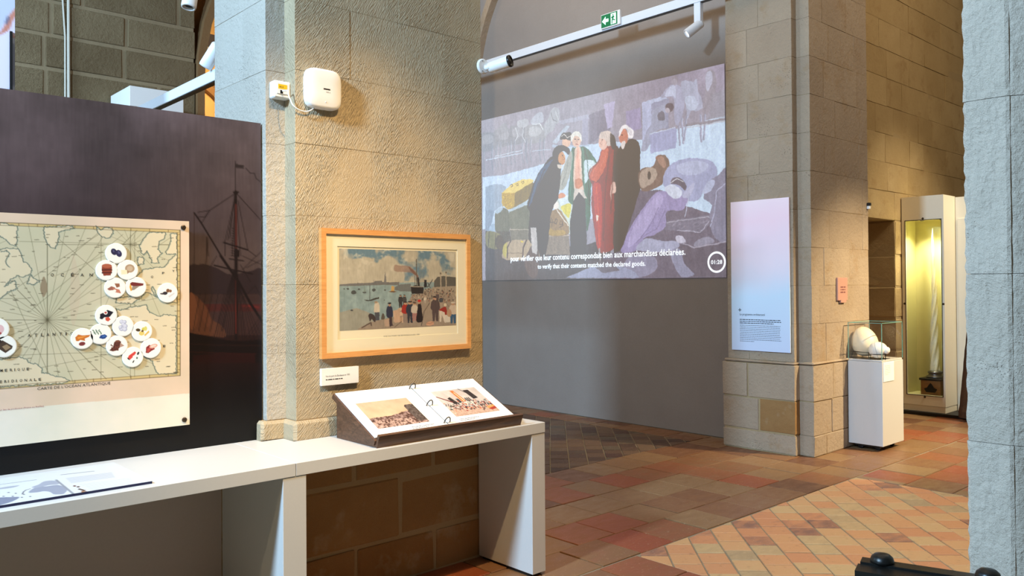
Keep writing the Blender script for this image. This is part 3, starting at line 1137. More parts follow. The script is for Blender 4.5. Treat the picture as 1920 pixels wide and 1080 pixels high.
pc([(.40, .05), (.47, .05), (.53, .5), (.43, .5)], (226, 108, 52))
pc([(.44, .12), (.46, .12), (.50, .5), (.47, .5)], (240, 196, 160))
pc([(.20, .32), (.27, .28), (.33, .55), (.22, .55)], (44, 38, 36))
pc([(.68, .08), (.80, .08), (.84, .42), (.72, .45)], (50, 42, 44))
pc([(.60, .0), (.62, .0), (.76, .30), (.74, .30)], (54, 46, 44))
for x in (.35, .38, .54, .58, .62):
    pc([(x, .38), (x + .025, .36), (x + .04, .52), (x + .01, .52)], random.choice([(58, 48, 46), (86, 72, 66), (46, 44, 46)]))
pc([(.0, .22), (.02, .2), (.24, .46), (.22, .50)], (110, 50, 48))
pc([(.34, .54), (.66, .50), (.66, .64), (.36, .68)], (208, 200, 188))
for k in range(260):
    x, y = random.random(), random.gauss(.64, .09)
    if not 0 < y < .95: continue
    w_, h_ = random.uniform(.01, .035), random.uniform(.02, .06)
    pc([(x, y), (x + w_, y), (x + w_, y + h_), (x, y + h_)], random.choice([(52, 44, 46), (88, 60, 56), (204, 100, 62), (150, 60, 52), (216, 196, 176), (70, 78, 66), (60, 54, 66)]), .9)
pc([(.80, .80), (.98, .74), (1, .84), (.84, .90)], (214, 150, 84))
pc([(.82, .86), (1, .80), (1, .88), (.86, .93)], (160, 58, 44))
c.build('picture', M['print'], alb, f=lambda q: q * 1.05)
word_rows('caption', on(.235, .052, .0060), X_, su, .14, 2, .012, .0035, M['ink_grey'], alb, .7, 3)
word_rows('caption', on(.53, .058, .0060), X_, su, .14, 2, .012, .0035, M['ink_grey'], alb, .7, 4)

# ---- information board lying on the left counter
BXR_ = 1.083
board = empty('information_board', (.6, 3.43, CT), 'thin white information board with grey world map lying on the counter', 'board')
add('panel', box(-.45, 3.202, CT, BXR_, 3.66, CT + .009), M['edge_blue'], board)
c = Canvas((-.45, 3.66, CT + .0095), X_ * (BXR_ + .45), (0, -.458, 0), 520, 160, (238, 239, 241))
c.crop(0, 850, 300 / 1920)
gm = (176, 180, 196)
c.smooth([(340, 470), (400, 420), (480, 400), (560, 395), (680, 380), (760, 400), (800, 440), (760, 485), (690, 492), (640, 490), (590, 462), (520, 455), (440, 468)], gm)
c.smooth([(460, 375), (520, 340), (600, 328), (680, 335), (700, 370), (600, 380), (500, 400), (420, 415), (380, 405)], (190, 193, 206))
c.smooth([(-200, 560), (0, 530), (120, 525), (230, 525), (160, 570), (40, 610), (-80, 640), (-260, 640)], (150, 156, 178))
c.smooth([(-100, 440), (0, 415), (120, 395), (230, 385), (160, 410), (20, 430)], (196, 198, 208))
c.line([(670, 318), (880, 490)], .8, (170, 172, 180))
c.line([(735, 258), (1120, 215)], .7, (150, 152, 160))
c.line([(0, 375), (430, 318)], .5, (150, 152, 160))
for k in range(7):
    c.line([(795 + k * 10, 300 + k * 9), (1330 + k * 6, 232 + k * 9)], .6, (186, 188, 196), .8)
for k in range(7):
    c.line([(960 + k * 26, 375 + k * 12), (1560 + k * 10, 300 + k * 13)], .4, (200, 202, 208), .8)
for x, y, col in ((890, 392, (120, 70, 60)), (935, 402, (110, 72, 60)), (950, 430, (80, 50, 44)), (980, 438, (90, 58, 48)), (1005, 446, (120, 70, 50)), (985, 460, (176, 120, 80)), (1025, 462, (160, 110, 80))):
    c.ell(x, y, 18, 8, col)
for x, y in ((100, 470), (185, 480), (150, 515), (285, 492), (360, 518), (40, 515), (260, 528)):
    c.ell(x, y, 14, 5, (110, 112, 122))
c.line([(265, 490), (280, 460), (310, 440), (360, 425)], .5, (120, 122, 132))
c.build('print', M['gloss_print'], board, f=lambda q: q ** 1.25 * .72)

# ================================================================== DARK SHIP PANEL AND ATLANTIC MAP
DY = 3.76
dark = empty('mural_panel', (.3, DY + .01, CT), 'large dark printed panel of a ship mast under a stormy purple sky', 'panel')
add('backing', box(-1.6, DY + .012, CT, PL2 - .005, DY + .03, 2.325), M['black'], dark)
dz0, dz1, dx0, dx1 = CT + .001, 2.345, -1.1, at(489, 231, 1, DY)[0]
add('board', box(-1.6, DY + .001, CT, dx1, DY + .012, dz1), M['black'], dark)
c = Canvas((dx0, DY, dz1), X_ * (dx1 - dx0), -Z_ * (dz1 - dz0), 560, 330, (80, 68, 74))
H_, W2 = c.H, c.W
v = np.linspace(0, 1, H_)[:, None]
stops = [(0, (92, 84, 92)), (.12, (80, 72, 78)), (.30, (72, 62, 67)), (.44, (78, 66, 66)), (.52, (70, 58, 58)), (.60, (46, 36, 38)), (.72, (36, 18, 18)), (.84, (16, 10, 12)), (1, (9, 9, 10))]
ps = [p for p, _ in stops]
for k in range(3):
    c.a[..., k] = np.interp(v, ps, [q[k] for _, q in stops])
cl = fbm(H_, W2, 120, 5, 21)
c.a *= (1 + (cl - .5) * .75 * np.clip(1.1 - v * 1.2, .2, 1))[..., None]
st = fbm(H_, W2 // 1, 8, 2, 40)
c.a += ((smooth_noise(H_ // 12 + 2, W2, 2.2, 5).repeat(12, 0)[:H_] - .5) * 9 * np.clip(1 - v * 1.3, 0, 1))[..., None]
# low wooded shore, sail, water
c.crop(350, 480, 150 / 810)
trees = [(-400, 120), (-200, 90), (0, 110), (60, 80), (110, 90), (160, 80), (240, 100), (320, 130), (400, 180), (480, 190), (600, 160), (660, 150), (720, 120), (790, 140), (790, 390), (-400, 390)]
c.poly(trees, (40, 30, 34), .9)
c.poly([(-400, 385), (790, 385), (790, 470), (-400, 470)], (52, 36, 36), .7)
c.poly([(-400, 485), (790, 485), (790, 560), (-400, 560)], (70, 32, 32), .8)
c.line([(560, 505), (640, 505), (720, 520)], 4, (100, 36, 36), .7)
c.poly([(-400, 560), (790, 560), (790, 800), (-400, 800)], (66, 46, 46), .6)
c.smooth([(-80, 440), (30, 370), (90, 400), (150, 460), (200, 520), (250, 640), (330, 690), (385, 760), (380, 820), (250, 810), (100, 790), (-80, 770)], (84, 54, 42))
c.smooth([(30, 370), (80, 420), (110, 560), (90, 700), (40, 740), (0, 560)], (108, 70, 52), .8)
c.smooth([(150, 470), (200, 540), (240, 650), (200, 720), (150, 600)], (94, 60, 48), .8)
c.poly([(-400, 760), (30, 775), (250, 820), (400, 850), (560, 860), (790, 840), (790, 1080), (-400, 1080)], (20, 12, 13), .95)
c.line([(-200, 880), (300, 900), (790, 905)], 1.5, (52, 30, 26), .6)
c.line([(-200, 960), (300, 980), (700, 990)], 1.5, (58, 22, 20), .7)
c.poly([(60, 1000), (400, 985), (690, 990), (690, 1080), (60, 1080)], (50, 16, 16), .5)
dk = (26, 18, 20)
c.line([(495, -60), (498, 840)], 5.5, dk)
c.line([(490, 240), (496, 780)], 2.2, (88, 36, 33))
c.line([(340, 0), (520, 260), (640, 480), (760, 660)], 4.5, dk)
c.line([(275, 95), (460, 140), (660, 180)], 2.6, dk)
c.line([(430, 30), (570, 50)], 2.0, dk)
for k in range(13):
    x = 330 + k * 22
    c.line([(470 + k * 3, 150), (x - 60 + k * 4, 830)], .9, dk, .85)
for k in range(6):
    c.line([(70 + k * 62 + 60, 380), (60 + k * 58, 760)], .8, dk, .8)
    c.line([(505, 150 + k * 25), (560 + k * 42, 850)], .8, dk, .7)
    c.line([(780, 560 + k * 40), (570 + k * 36, 850)], .8, dk, .8)
for a, b in (((560, 0), (780, 100)), ((700, 0), (560, 140)), ((770, 30), (600, 120)), ((300, 0), (230, 120)), ((70, 0), (66, 380)), ((195, 0), (190, 90)), ((540, 90), (640, 260)), ((560, 430), (690, 300)), ((690, 300), (760, 440))):
    c.line([a, b], .8, dk, .85)
c.crop(350, 280, 150 / 810)
c.line([(487, 125), (490, 430)], 1.0, dk)
c.line([(490, 430), (492, 1090)], 4.6, dk)
c.line([(494, 560), (496, 1000)], 2.2, (92, 40, 37))
c.poly([(462, 430), (530, 430), (505, 462), (480, 462)], dk)
c.poly([(480, 150), (575, 165), (570, 200), (482, 190)], (44, 38, 42))
c.line([(595, 195), (640, 245), (680, 245), (700, 300), (755, 340)], 1.6, (44, 38, 42))
c.line([(470, 460), (230, 620), (110, 640)], 1.1, dk)
c.line([(510, 460), (770, 745)], 1.1, dk)
c.line([(70, 640), (72, 1090)], 1.3, (52, 38, 38))
c.line([(72, 645), (145, 750), (345, 1080)], 2.6, dk)
c.line([(110, 690), (180, 685), (230, 620)], .8, dk)
c.line([(145, 750), (230, 620)], .8, dk)
for b_, e_ in (((480, 500), (380, 950)), ((480, 520), (410, 920)), ((485, 520), (455, 1080)), ((500, 500), (540, 1080)), ((515, 520), (615, 1020)), ((470, 560), (430, 900))):
    c.line([b_, e_], .9, dk, .9)
c.line([(370, 945), (500, 985), (615, 1020)], 2.6, dk)
c.line([(200, 890), (215, 1080)], .9, dk)
c.line([(200, 890), (195, 1080)], .9, dk)
c.line([(385, 960), (385, 1080)], .9, dk)
c.line([(620, 1025), (700, 1085)], .9, dk)
c.line([(765, 1020), (700, 1085)], .9, dk)
c.poly([(475, 1020), (525, 1020), (530, 1090), (475, 1090)], dk)
for k in range(12):
    c.line([(455 - k, 800 + k * 25), (470, 805 + k * 25)], .8, dk)
c.build('print', M['gloss_print'], dark, f=lambda q: q * np.array((.80, .74, .70)))

# ---- map board on stand-off studs
MY = 3.728
mz1, mz0, mx1, mx0 = at(355, 415, 1, MY)[2], at(355, 796, 1, MY)[2], at(355, 600, 1, MY)[0], -.75
mapb = empty('map_board', ((mx0 + mx1) / 2, MY, mz0), 'cream board printed with an old map of the Atlantic Ocean', 'map')
add('board', box(mx0, MY + .001, mz0, mx1, MY + .007, mz1), M['white_matte'], mapb)
for px, py in ((343.5, 426.5), (345.5, 787)):
    P = at(px, py, 1, MY)
    add('stud', lathe([(.011, -.001), (.011, .005), (.007, .007)], (P[0], MY, P[2]), (0, -1, 0), 16), M['brass'], mapb)
    add('standoff', lathe([(.008, .004), (.008, .034)], (P[0], MY, P[2]), (0, 1, 0), 12), M['steel'], mapb)
c = Canvas((mx0, MY, mz1), X_ * (mx1 - mx0), -Z_ * (mz1 - mz0), 900, 400, (240, 234, 216))
c.SSm = 1
PAPER, SEA, LAND = (234, 208, 182), (214, 206, 174), (234, 218, 184)
LX = -560
c.crop()


def mline(x0, y0, x1, y1, x):        # value of a straight photo line at x
    return y0 + (y1 - y0) * (x - x0) / (x1 - x0)


top = lambda x: mline(0, 417.5, 337, 431.7, x)
bot = lambda x: mline(0, 729, 337.5, 704, x)
c.poly([(LX, mline(0, 398, 355, 415, LX) - 5), (356, 414), (356, 737), (LX, mline(0, 768, 355, 737, LX))], PAPER)
c.poly([(LX, top(LX)), (337, 431.7), (337.5, 704), (LX, bot(LX))], (216, 190, 132))
c.poly([(LX, top(LX) + 5), (331, 437), (331, 698.5), (LX, bot(LX) - 6)], SEA)
seaq = fbm(c.H, c.W, 150, 4, 71)
c.a += ((seaq - .5) * 26)[..., None] * np.array([1.0, .6, .7])


def sub(ox, oy, s_, pts):
    return [(ox + x * s_, oy + y * s_) for x, y in pts]


def coast(pts, land=True, rough=1.2, w=.9, closed=True):
    r = random.Random(len(pts) * 31 + int(pts[0][0]))
    out = []
    n = len(pts) if closed else len(pts) - 1
    for i in range(n):
        a, b = np.array(pts[i], float), np.array(pts[(i + 1) % len(pts)], float)
        m = max(2, int(np.linalg.norm(b - a) / 2.2))
        for k in range(m):
            out.append(a + (b - a) * k / m + (r.uniform(-rough, rough), r.uniform(-rough, rough)))
    if land: c.poly(out, LAND)
    o2 = out + ([out[0]] if closed else [])
    c.line(o2, w, (58, 70, 66), .95)
    c.line([(x + 1.2, y + .4) for x, y in o2], .7, (100, 136, 132), .6)


S1, S2, S3 = 180 / 1080, .2036, 180 / 1215
AM, BM, CM, DM = (0, 395, S1), (0, 560, S2), (180, 410, S3), (130, 560, 1 / 6)
# rhumb lines
lc = (92, 86, 62)
for (cx, cy, n, rad, al) in ((88.6, 600, 32, 400, .75), (244.5, 459, 16, 150, .6), (-250, 560, 32, 300, .6)):
    for k in range(n):
        t = 2 * math.pi * k / n
        x1, y1 = cx + rad * math.cos(t), cy + rad * math.sin(t)
        # stop at the neat line
        for q in np.linspace(0, 1, 60):
            x, y = cx + (x1 - cx) * q, cy + (y1 - cy) * q
            if x > 331 or x < LX or y < top(x) + 5 or y > bot(x) - 6: break
        c.line([(cx, cy), (x, y)], .75 if k % 4 else .9, lc, al if k % 4 == 0 else al * .7)
for a, b in (((0, 560), (200, 430)), ((88, 452), (88, 720)), ((36, 453), (331, 460)), ((5, 600), (5, 720)), ((189, 440), (189, 712)), ((252, 440), (252, 706)), ((244, 440), (244, 708)), ((20, 700), (331, 640)), ((88, 517), (190, 432)), ((100, 440), (331, 640)), ((0, 500), (100, 720)), ((60, 580), (230, 440)), ((0, 667), (331, 655))):
    c.line([a, b], .7, lc, .65)
coast(sub(*AM, [(-900, 120), (0, 135), (190, 180), (190, 330), (170, 400), (110, 380), (60, 330), (0, 290), (-900, 300)]))
coast(sub(*AM, [(-1800, 430), (0, 440), (60, 425), (110, 425), (205, 430), (240, 510), (265, 575), (320, 600), (365, 670), (330, 720), (260, 745), (190, 735), (120, 775), (50, 850), (160, 790), (190, 880), (100, 910), (40, 950), (0, 1000), (-300, 1200), (-1200, 1300), (-1800, 1000)]))
coast(sub(*AM, [(0, 470), (70, 450), (105, 480), (90, 520), (65, 540), (60, 600), (120, 650)]), False, closed=False)
coast(sub(*AM, [(490, 185), (495, 300), (520, 360), (560, 410), (620, 430), (655, 330), (660, 250), (720, 225), (830, 200), (820, 175)]))
coast(sub(*AM, [(300, 820), (340, 725), (390, 770), (440, 790), (380, 835)]))
coast(sub(*BM, [(-600, 620), (0, 560), (110, 540), (170, 535), (240, 560), (260, 590), (330, 600), (380, 640), (385, 680), (450, 690), (500, 710), (580, 725), (635, 750), (600, 775), (-600, 850)]))
coast(sub(*CM, [(0, 100), (60, 140), (120, 110), (200, 130), (215, 190), (160, 250), (80, 240), (20, 180)]))
coast(sub(*CM, [(680, 170), (880, 180), (860, 250), (800, 290), (780, 390), (830, 440), (770, 500), (790, 560), (700, 560), (690, 520), (640, 410), (600, 460), (570, 440), (550, 340), (600, 250)]))
coast(sub(*CM, [(940, 190), (1020, 190), (1022, 1060), (870, 1040), (780, 1000), (720, 860), (690, 880), (760, 990), (640, 930), (560, 1000), (440, 1080), (250, 1070), (250, 1000), (340, 1000), (450, 980), (400, 900), (520, 720), (600, 640), (760, 620), (860, 615), (920, 540), (1010, 450), (890, 450), (880, 420), (940, 300)]))
coast(sub(*CM, [(520, 480), (600, 500), (600, 570), (530, 590)]))
coast(sub(*DM, [(520, 110), (560, 130), (680, 95), (860, 75), (890, 150), (1000, 200), (1060, 180), (1200, 190), (1200, 840), (990, 850), (930, 700), (850, 650), (600, 640), (480, 600), (330, 520), (300, 480), (470, 360), (540, 200)]))
c.smooth(sub(*AM, [(450, 860), (490, 740), (530, 840), (530, 900), (490, 975), (460, 920)]), (150, 128, 100), .8)
c.smooth(sub(*AM, [(820, 500), (880, 700), (900, 1000), (820, 1300), (780, 1000), (800, 700)]), (214, 178, 156), .22)
# place names too small to read, in short strokes
rr = random.Random(5)
for k in range(520):
    x, y = rr.uniform(LX, 328), rr.uniform(440, 700)
    if rr.random() < .5 and 60 < x < 180 and 470 < y < 690: continue
    L = rr.uniform(3, 10)
    px = x
    while px < x + L:
        c.line([(px, y - .04 * (px - x)), (px + rr.uniform(.6, 1.6), y - .04 * (px - x) + rr.uniform(-.4, .4))], .85, (70, 62, 46), .85)
        px += rr.uniform(1.2, 2.2)
# neat lines and scale bars
for off, w in ((0, 1.2), (5, .8)):
    c.line([(LX, top(LX) + off), (337 - off * .9, 431.7 + off)], w, (84, 66, 42))
    c.line([(337.3 - off * 1.1, 431.7 + off), (337.5 - off * 1.1, 704 - off)], w, (84, 66, 42))
    c.line([(LX, bot(LX) - off * 1.1), (337.5 - off, 704 - off)], w, (84, 66, 42))
for k in range(-15, 10):
    x = k * 35.0
    c.line([(x, top(x)), (x, top(x) + 5)], .8, (110, 84, 50))
    c.line([(x, bot(x)), (x, bot(x) - 6)], .8, (110, 84, 50))
for k in range(24):
    c.line([(332, 440 + k * 11), (337, 440 + k * 11)], .7, (110, 84, 50))
c.build('print', M['print'], mapb, f=lambda q: q * 0.84)
MP = lambda x, y: at(x, y, 1, MY - .0012)
mt = lambda s_, x0, y0, x1, h: text('lettering', s_, MP(x0, y0), X_, Z_, M['ink_map'], mapb, width=MP(x1, y0)[0] - MP(x0, y0)[0], height=h, bold=.012)
for ch, x, y in zip('OCÉAN', (95, 114, 133, 151, 168), (518, 518, 518, 518, 518)):
    mt(ch, x, y + .3, x + 6.0, .016 if ch == 'É' else .0125)
for i, ch in enumerate('ATLANTIQ'):
    x = (52, 64.5, 77, 87, 98.5, 111, 123, 132)[i]
    mt(ch, x, mline(52, 632, 140, 628, x), x + (2 if ch == 'I' else 5.5), .0125)
for i, ch in enumerate('AMERIQUE'):
    x = (-10, 0.5, 9, 18.5, 27, 32.5, 41.5, 50)[i]
    mt(ch, x, mline(0, 697.5, 56, 694, x), x + (1.4 if ch == 'I' else 4.6), .0105)
for i, ch in enumerate('MERIDIONALE'):
    x = (-10, -1, 8, 15, 21.5, 30, 37, 46, 55, 64, 72.5)[i]
    mt(ch, x, mline(0, 718.5, 78, 713.5, x), x + (1.4 if ch == 'I' else 4.8), .0105)
text('lettering', "CARTE DE L'OCÉAN ATLANTIQUE", MP(70, 732.5), X_, Z_, M['ink_map'], mapb, width=MP(207, 722)[0] - MP(70, 732)[0], height=.0155)
for ch, x, y in (('O', 283, 521), ('P', 304, 514), ('Y', 323, 510), ('E', 306, 651)):
    mt(ch, x, y, x + 4.4, .0095)
text('lettering', "sur lieu de production (France ou Antilles).", MP(-2, 771.5), X_, Z_, M['ink_red'], mapb, width=MP(83, 762)[0] - MP(-2, 771)[0])

# ---- round picture discs on the map
DISC_R = .0435
discs = [  # centre in the photograph, label, painter
    (218.2, 475.1, 'round white disc picturing two dark blue plums, topmost on the map', 'plums'),
    (200.3, 506.9, 'round white disc picturing a red brown wooden barrel', 'barrel'),
    (239.6, 506.2, 'round white disc picturing a pale wheel of cheese', 'cheese'),
    (216.3, 539.5, 'round white disc picturing pink brown folded cloth pieces', 'cloth'),
    (255.2, 538.0, 'round white disc picturing a dark red ham shaped wedge', 'wedge'),
    (314.7, 549.1, 'round white disc picturing dark dried fruit, rightmost on the map', 'dried'),
    (199.5, 591.3, 'round white disc picturing a black cocked hat', 'hat'),
    (231.0, 611.7, 'round white disc picturing a pile of white cotton balls', 'cotton'),
    (266.3, 621.3, 'round white disc picturing yellow and green fruit', 'fruit'),
    (188.7, 626.3, 'round white disc picturing a green sprig and blue powder', 'indigo'),
    (154.7, 635.0, 'round white disc picturing orange roots and a red seed', 'roots'),
    (219.5, 648.3, 'round white disc picturing a tipped sack of brown beans', 'beans'),
    (283.3, 652.7, 'round white disc picturing an opened red cocoa pod', 'pod'),
    (249.3, 669.5, 'round white disc picturing red and black spices, lowest on the map', 'spice'),
    (8.0, 649.6, 'round white disc picturing a dark brown bottle at the picture edge', 'bottle'),
    (-6.0, 617.5, 'round white disc picturing pale pink shells, cut by the picture edge', 'shells'),
]


def paint_disc(c, kind, W, H):
    def P(pts, col, al=1.0):
        c.fill(np.array([(x * W, y * H) for x, y in pts], float), col, al)

    def E(x, y, rx, ry, col, rot=0, al=1.0):
        t = np.linspace(0, 2 * math.pi, 24, endpoint=False)
        a, b = rx * np.cos(t), ry * np.sin(t)
        P(np.stack([x + a * math.cos(rot) - b * math.sin(rot), y + a * math.sin(rot) + b * math.cos(rot)], 1), col, al)
    if kind == 'plums':
        E(.38, .42, .14, .18, (44, 40, 70), -.5); E(.62, .50, .14, .19, (48, 44, 78), -.4); E(.62, .45, .05, .08, (84, 84, 120), -.4); E(.36, .38, .04, .07, (80, 80, 114), -.4)
    elif kind == 'barrel':
        P([(.26, .28), (.74, .26), (.76, .5), (.68, .76), (.34, .78), (.25, .5)], (140, 62, 44)); E(.5, .27, .24, .11, (178, 94, 68)); E(.5, .27, .24, .11, (178, 94, 68))
        for y in (.45, .60): P([(.25, y), (.75, y - .01), (.75, y + .05), (.25, y + .06)], (84, 36, 30))
    elif kind == 'cheese':
        E(.60, .42, .24, .22, (176, 146, 116)); E(.6, .42, .15, .14, (198, 172, 144)); P([(.16, .5), (.46, .5), (.46, .72), (.18, .74)], (238, 226, 186)); P([(.46, .5), (.56, .62), (.48, .72)], (160, 120, 90))
    elif kind == 'cloth':
        P([(.1, .56), (.3, .42), (.5, .5), (.4, .62), (.2, .64)], (156, 96, 80)); P([(.46, .28), (.7, .28), (.72, .44), (.56, .5)], (150, 96, 70)); P([(.35, .5), (.7, .6), (.78, .8), (.5, .74)], (196, 122, 98)); E(.46, .66, .08, .07, (240, 236, 226))
    elif kind == 'wedge':
        P([(.2, .3), (.3, .24), (.88, .32), (.86, .42), (.5, .5), (.24, .42)], (116, 44, 42)); P([(.2, .3), (.26, .45), (.3, .68), (.22, .72), (.16, .5)], (226, 160, 60)); P([(.3, .46), (.7, .44), (.4, .66), (.28, .68)], (150, 134, 120))
    elif kind == 'dried':
        E(.35, .52, .13, .09, (46, 40, 48)); E(.5, .38, .09, .1, (120, 80, 54)); E(.63, .40, .08, .08, (140, 96, 70)); P([(.5, .68), (.84, .48), (.86, .56), (.58, .76)], (208, 204, 204)); E(.2, .55, .12, .04, (60, 54, 60), .1)
    elif kind == 'hat':
        P([(.18, .66), (.2, .42), (.36, .36), (.55, .22), (.84, .34), (.66, .58), (.4, .6), (.3, .7)], (30, 26, 38)); E(.46, .36, .10, .10, (244, 236, 226)); E(.46, .36, .06, .05, (180, 60, 56)); P([(.45, .62), (.6, .58), (.7, .72), (.58, .82), (.46, .76)], (206, 84, 62))
    elif kind == 'cotton':
        for x, y, r in ((.42, .26, .11), (.56, .28, .11), (.5, .4, .1), (.6, .5, .12), (.42, .62, .13), (.58, .66, .12), (.36, .54, .1)): E(x, y, r, r, (176, 178, 198)); E(x - .02, y - .02, r * .7, r * .7, (212, 212, 226))
    elif kind == 'fruit':
        E(.3, .42, .12, .08, (76, 60, 34), .2); E(.58, .38, .1, .09, (206, 196, 92)); E(.68, .36, .08, .12, (214, 206, 110)); E(.48, .6, .14, .12, (222, 198, 110)); P([(.6, .7), (.84, .46), (.88, .56), (.66, .76)], (220, 178, 90)); E(.52, .48, .06, .06, (110, 78, 44))
    elif kind == 'indigo':
        for k in range(12):
            E(.14 + .035 * k, .30 + .03 * (k % 4) * 2, .05, .025, (96, 124, 96), .5 + k)
        P([(.42, .7), (.5, .56), (.7, .52), (.82, .62), (.72, .74), (.6, .76)], (34, 66, 128)); P([(.55, .6), (.7, .56), (.76, .64), (.6, .68)], (60, 100, 164))
    elif kind == 'roots':
        P([(.16, .42), (.3, .28), (.5, .34), (.86, .32), (.8, .42), (.6, .5), (.62, .62), (.4, .56), (.3, .62), (.2, .6)], (204, 114, 42)); P([(.25, .42), (.7, .36), (.5, .46), (.3, .5)], (232, 150, 66)); E(.48, .76, .15, .10, (126, 52, 50), -.1)
    elif kind == 'beans':
        P([(.12, .72), (.3, .55), (.36, .3), (.55, .2), (.7, .3), (.66, .56), (.5, .74), (.3, .78)], (90, 46, 36)); P([(.66, .35), (.86, .52), (.62, .6)], (176, 140, 124)); E(.53, .26, .12, .05, (126, 76, 58))
        for k in range(30): E(random.uniform(.2, .6), random.uniform(.4, .74), .03, .02, random.choice([(120, 66, 50), (70, 34, 28)]))
    elif kind == 'pod':
        P([(.22, .74), (.24, .44), (.4, .32), (.6, .4), (.7, .56), (.5, .66), (.36, .76)], (134, 40, 40)); E(.62, .4, .22, .11, (222, 160, 142), -.25); E(.62, .39, .15, .06, (240, 206, 190), -.25); P([(.3, .5), (.5, .5), (.4, .68), (.28, .72)], (180, 76, 66))
    elif kind == 'spice':
        P([(.22, .56), (.3, .4), (.6, .2), (.66, .28), (.5, .5), (.36, .62)], (214, 70, 62)); P([(.2, .5), (.3, .56), (.36, .66), (.24, .6)], (40, 36, 36)); E(.56, .5, .08, .09, (240, 238, 232)); E(.76, .32, .05, .09, (40, 46, 48), .4); E(.7, .56, .04, .06, (60, 90, 76)); E(.52, .74, .03, .08, (36, 34, 36), .5)
    elif kind == 'bottle':
        P([(.3, .3), (.42, .2), (.85, .5), (.82, .62), (.55, .82), (.3, .62)], (74, 56, 44)); P([(.4, .5), (.6, .4), (.78, .56), (.56, .7)], (150, 126, 96)); P([(.2, .24), (.34, .16), (.42, .3), (.3, .36)], (52, 40, 36))
    else:
        E(.6, .5, .2, .22, (226, 184, 184)); E(.55, .7, .15, .08, (170, 70, 66)); E(.4, .4, .15, .15, (236, 206, 200))


for px, py, lab, kind in discs:
    P = at(px, py, 1, MY - .006)
    o = add('picture_disc', lathe([(DISC_R, 0), (DISC_R, .004), (DISC_R - .001, .005)], (P[0], MY - .0012, P[2]), (0, -1, 0), 36), M['paper'],
            label=lab, cat='disc', group='round product discs on the Atlantic map')
    R2 = DISC_R * .92
    c = Canvas((P[0] - R2, MY - .0067, P[2] + R2), X_ * 2 * R2, -Z_ * 2 * R2, 52, 52, (246, 242, 232))
    paint_disc(c, kind, c.W, c.H)
    c.build('picture', M['print'], o, mask=lambda u, v: (u - .5) ** 2 + (v - .5) ** 2 < .245)

# ================================================================== THINGS ON THE CENTRAL PIER
# ---- framed harbour print
FRY = 3.588
ftl, fbr = at(602.5, 427, 1, FRY), at(883.5, 653, 1, FRY)
fx0, fx1, fz1, fz0 = ftl[0], fbr[0], ftl[2], fbr[2]
frame = empty('framed_print', ((fx0 + fx1) / 2, FRY + .015, fz0), 'harbour print in a thin beech frame with wide cream mat', 'picture')
fw = .027
for g_ in (box(fx0, FRY, fz1 - fw, fx1, PF - .004, fz1), box(fx0, FRY, fz0, fx1, PF - .004, fz0 + fw),
           box(fx0, FRY, fz0 + fw, fx0 + fw, PF - .004, fz1 - fw), box(fx1 - fw, FRY, fz0 + fw, fx1, PF - .004, fz1 - fw)):
    add('frame_bar', g_, M['beech'], frame)
MYF = FRY + .010
w0, w1 = at(632.5, 461.5, 1, MYF), at(858.5, 625, 1, MYF)
for g_ in (box(fx0 + fw, MYF, w0[2], fx1 - fw, MYF + .003, fz1 - fw), box(fx0 + fw, MYF, fz0 + fw, fx1 - fw, MYF + .003, w1[2]),
           box(fx0 + fw, MYF, w1[2], w0[0], MYF + .003, w0[2]), box(w1[0], MYF, w1[2], fx1 - fw, MYF + .003, w0[2])):
    add('mat_board', g_, M['mat'], frame)
add('print_sheet', box(fx0 + fw, MYF + .0035, fz0 + fw, fx1 - fw, MYF + .006, fz1 - fw), M['mat'], frame)
PY = MYF + .0032
p0, p1 = at(636, 466, 1, PY), at(855.3, 610, 1, PY)
c = Canvas((p0[0], PY, p0[2]), X_ * (p1[0] - p0[0]), -Z_ * (p0[2] - p1[2]), 380, 250, (190, 186, 172))
H_, W2 = c.H, c.W
vv_ = np.linspace(0, 1, H_)[:, None]
uu_ = np.linspace(0, 1, W2)[None]
n1 = fbm(H_, W2, 150, 5, 90)
n2 = fbm(H_, W2, 40, 4, 95)
sky = np.array((196, 190, 174.0)) + (n2[..., None] - .5) * 22
blue = np.clip((n1 - .47 - .55 * (vv_ - .12) - .10 * (uu_ - .3)) * 9, 0, 1)[..., None]
sky = sky * (1 - blue * .85) + np.array((98, 134, 160)) * blue * .85
wt = np.clip((n2 - .58) * 8, 0, 1)[..., None] * np.clip(1 - vv_ * 2.4, 0, 1)[..., None]
sky = sky * (1 - wt * .7) + np.array((226, 222, 206)) * wt * .7
c.a[:] = sky
F1, F2 = (630, 460, 120 / 810), (740, 460, 130 / 780)
c.crop(*F1)
c.poly([(0, 500), (420, 480), (900, 470), (1700, 460), (1700, 1300), (0, 1300)], (150, 172, 176))
wtr = np.clip((fbm(H_, W2, 30, 3, 33) - .5) * 40, -20, 20)
c.a[int(H_ * .46):] += wtr[int(H_ * .46):, :, None]
c.poly([(0, 860), (260, 790), (420, 850), (480, 980), (300, 1090), (0, 1100)], (176, 158, 136), .55)
c.poly([(40, 497), (120, 488), (280, 478), (400, 476), (470, 470), (500, 448), (580, 446), (585, 465), (700, 468), (800, 462), (800, 505), (650, 500), (420, 505), (300, 512), (40, 515)], (122, 122, 124))
c.poly([(605, 470), (615, 385), (622, 325), (628, 385), (640, 470)], (128, 128, 132))
for (x, y, w, h, m) in ((225, 595, 34, 26, 0), (150, 550, 18, 10, 40), (360, 595, 26, 10, 80), (480, 565, 22, 18, 130), (620, 565, 14, 8, 60), (290, 555, 16, 10, 0), (105, 550, 10, 6, 0)):
    c.ell(x, y, w, h, (84, 88, 90))
    if m: c.line([(x, y), (x, y - m)], .5, (96, 100, 104))
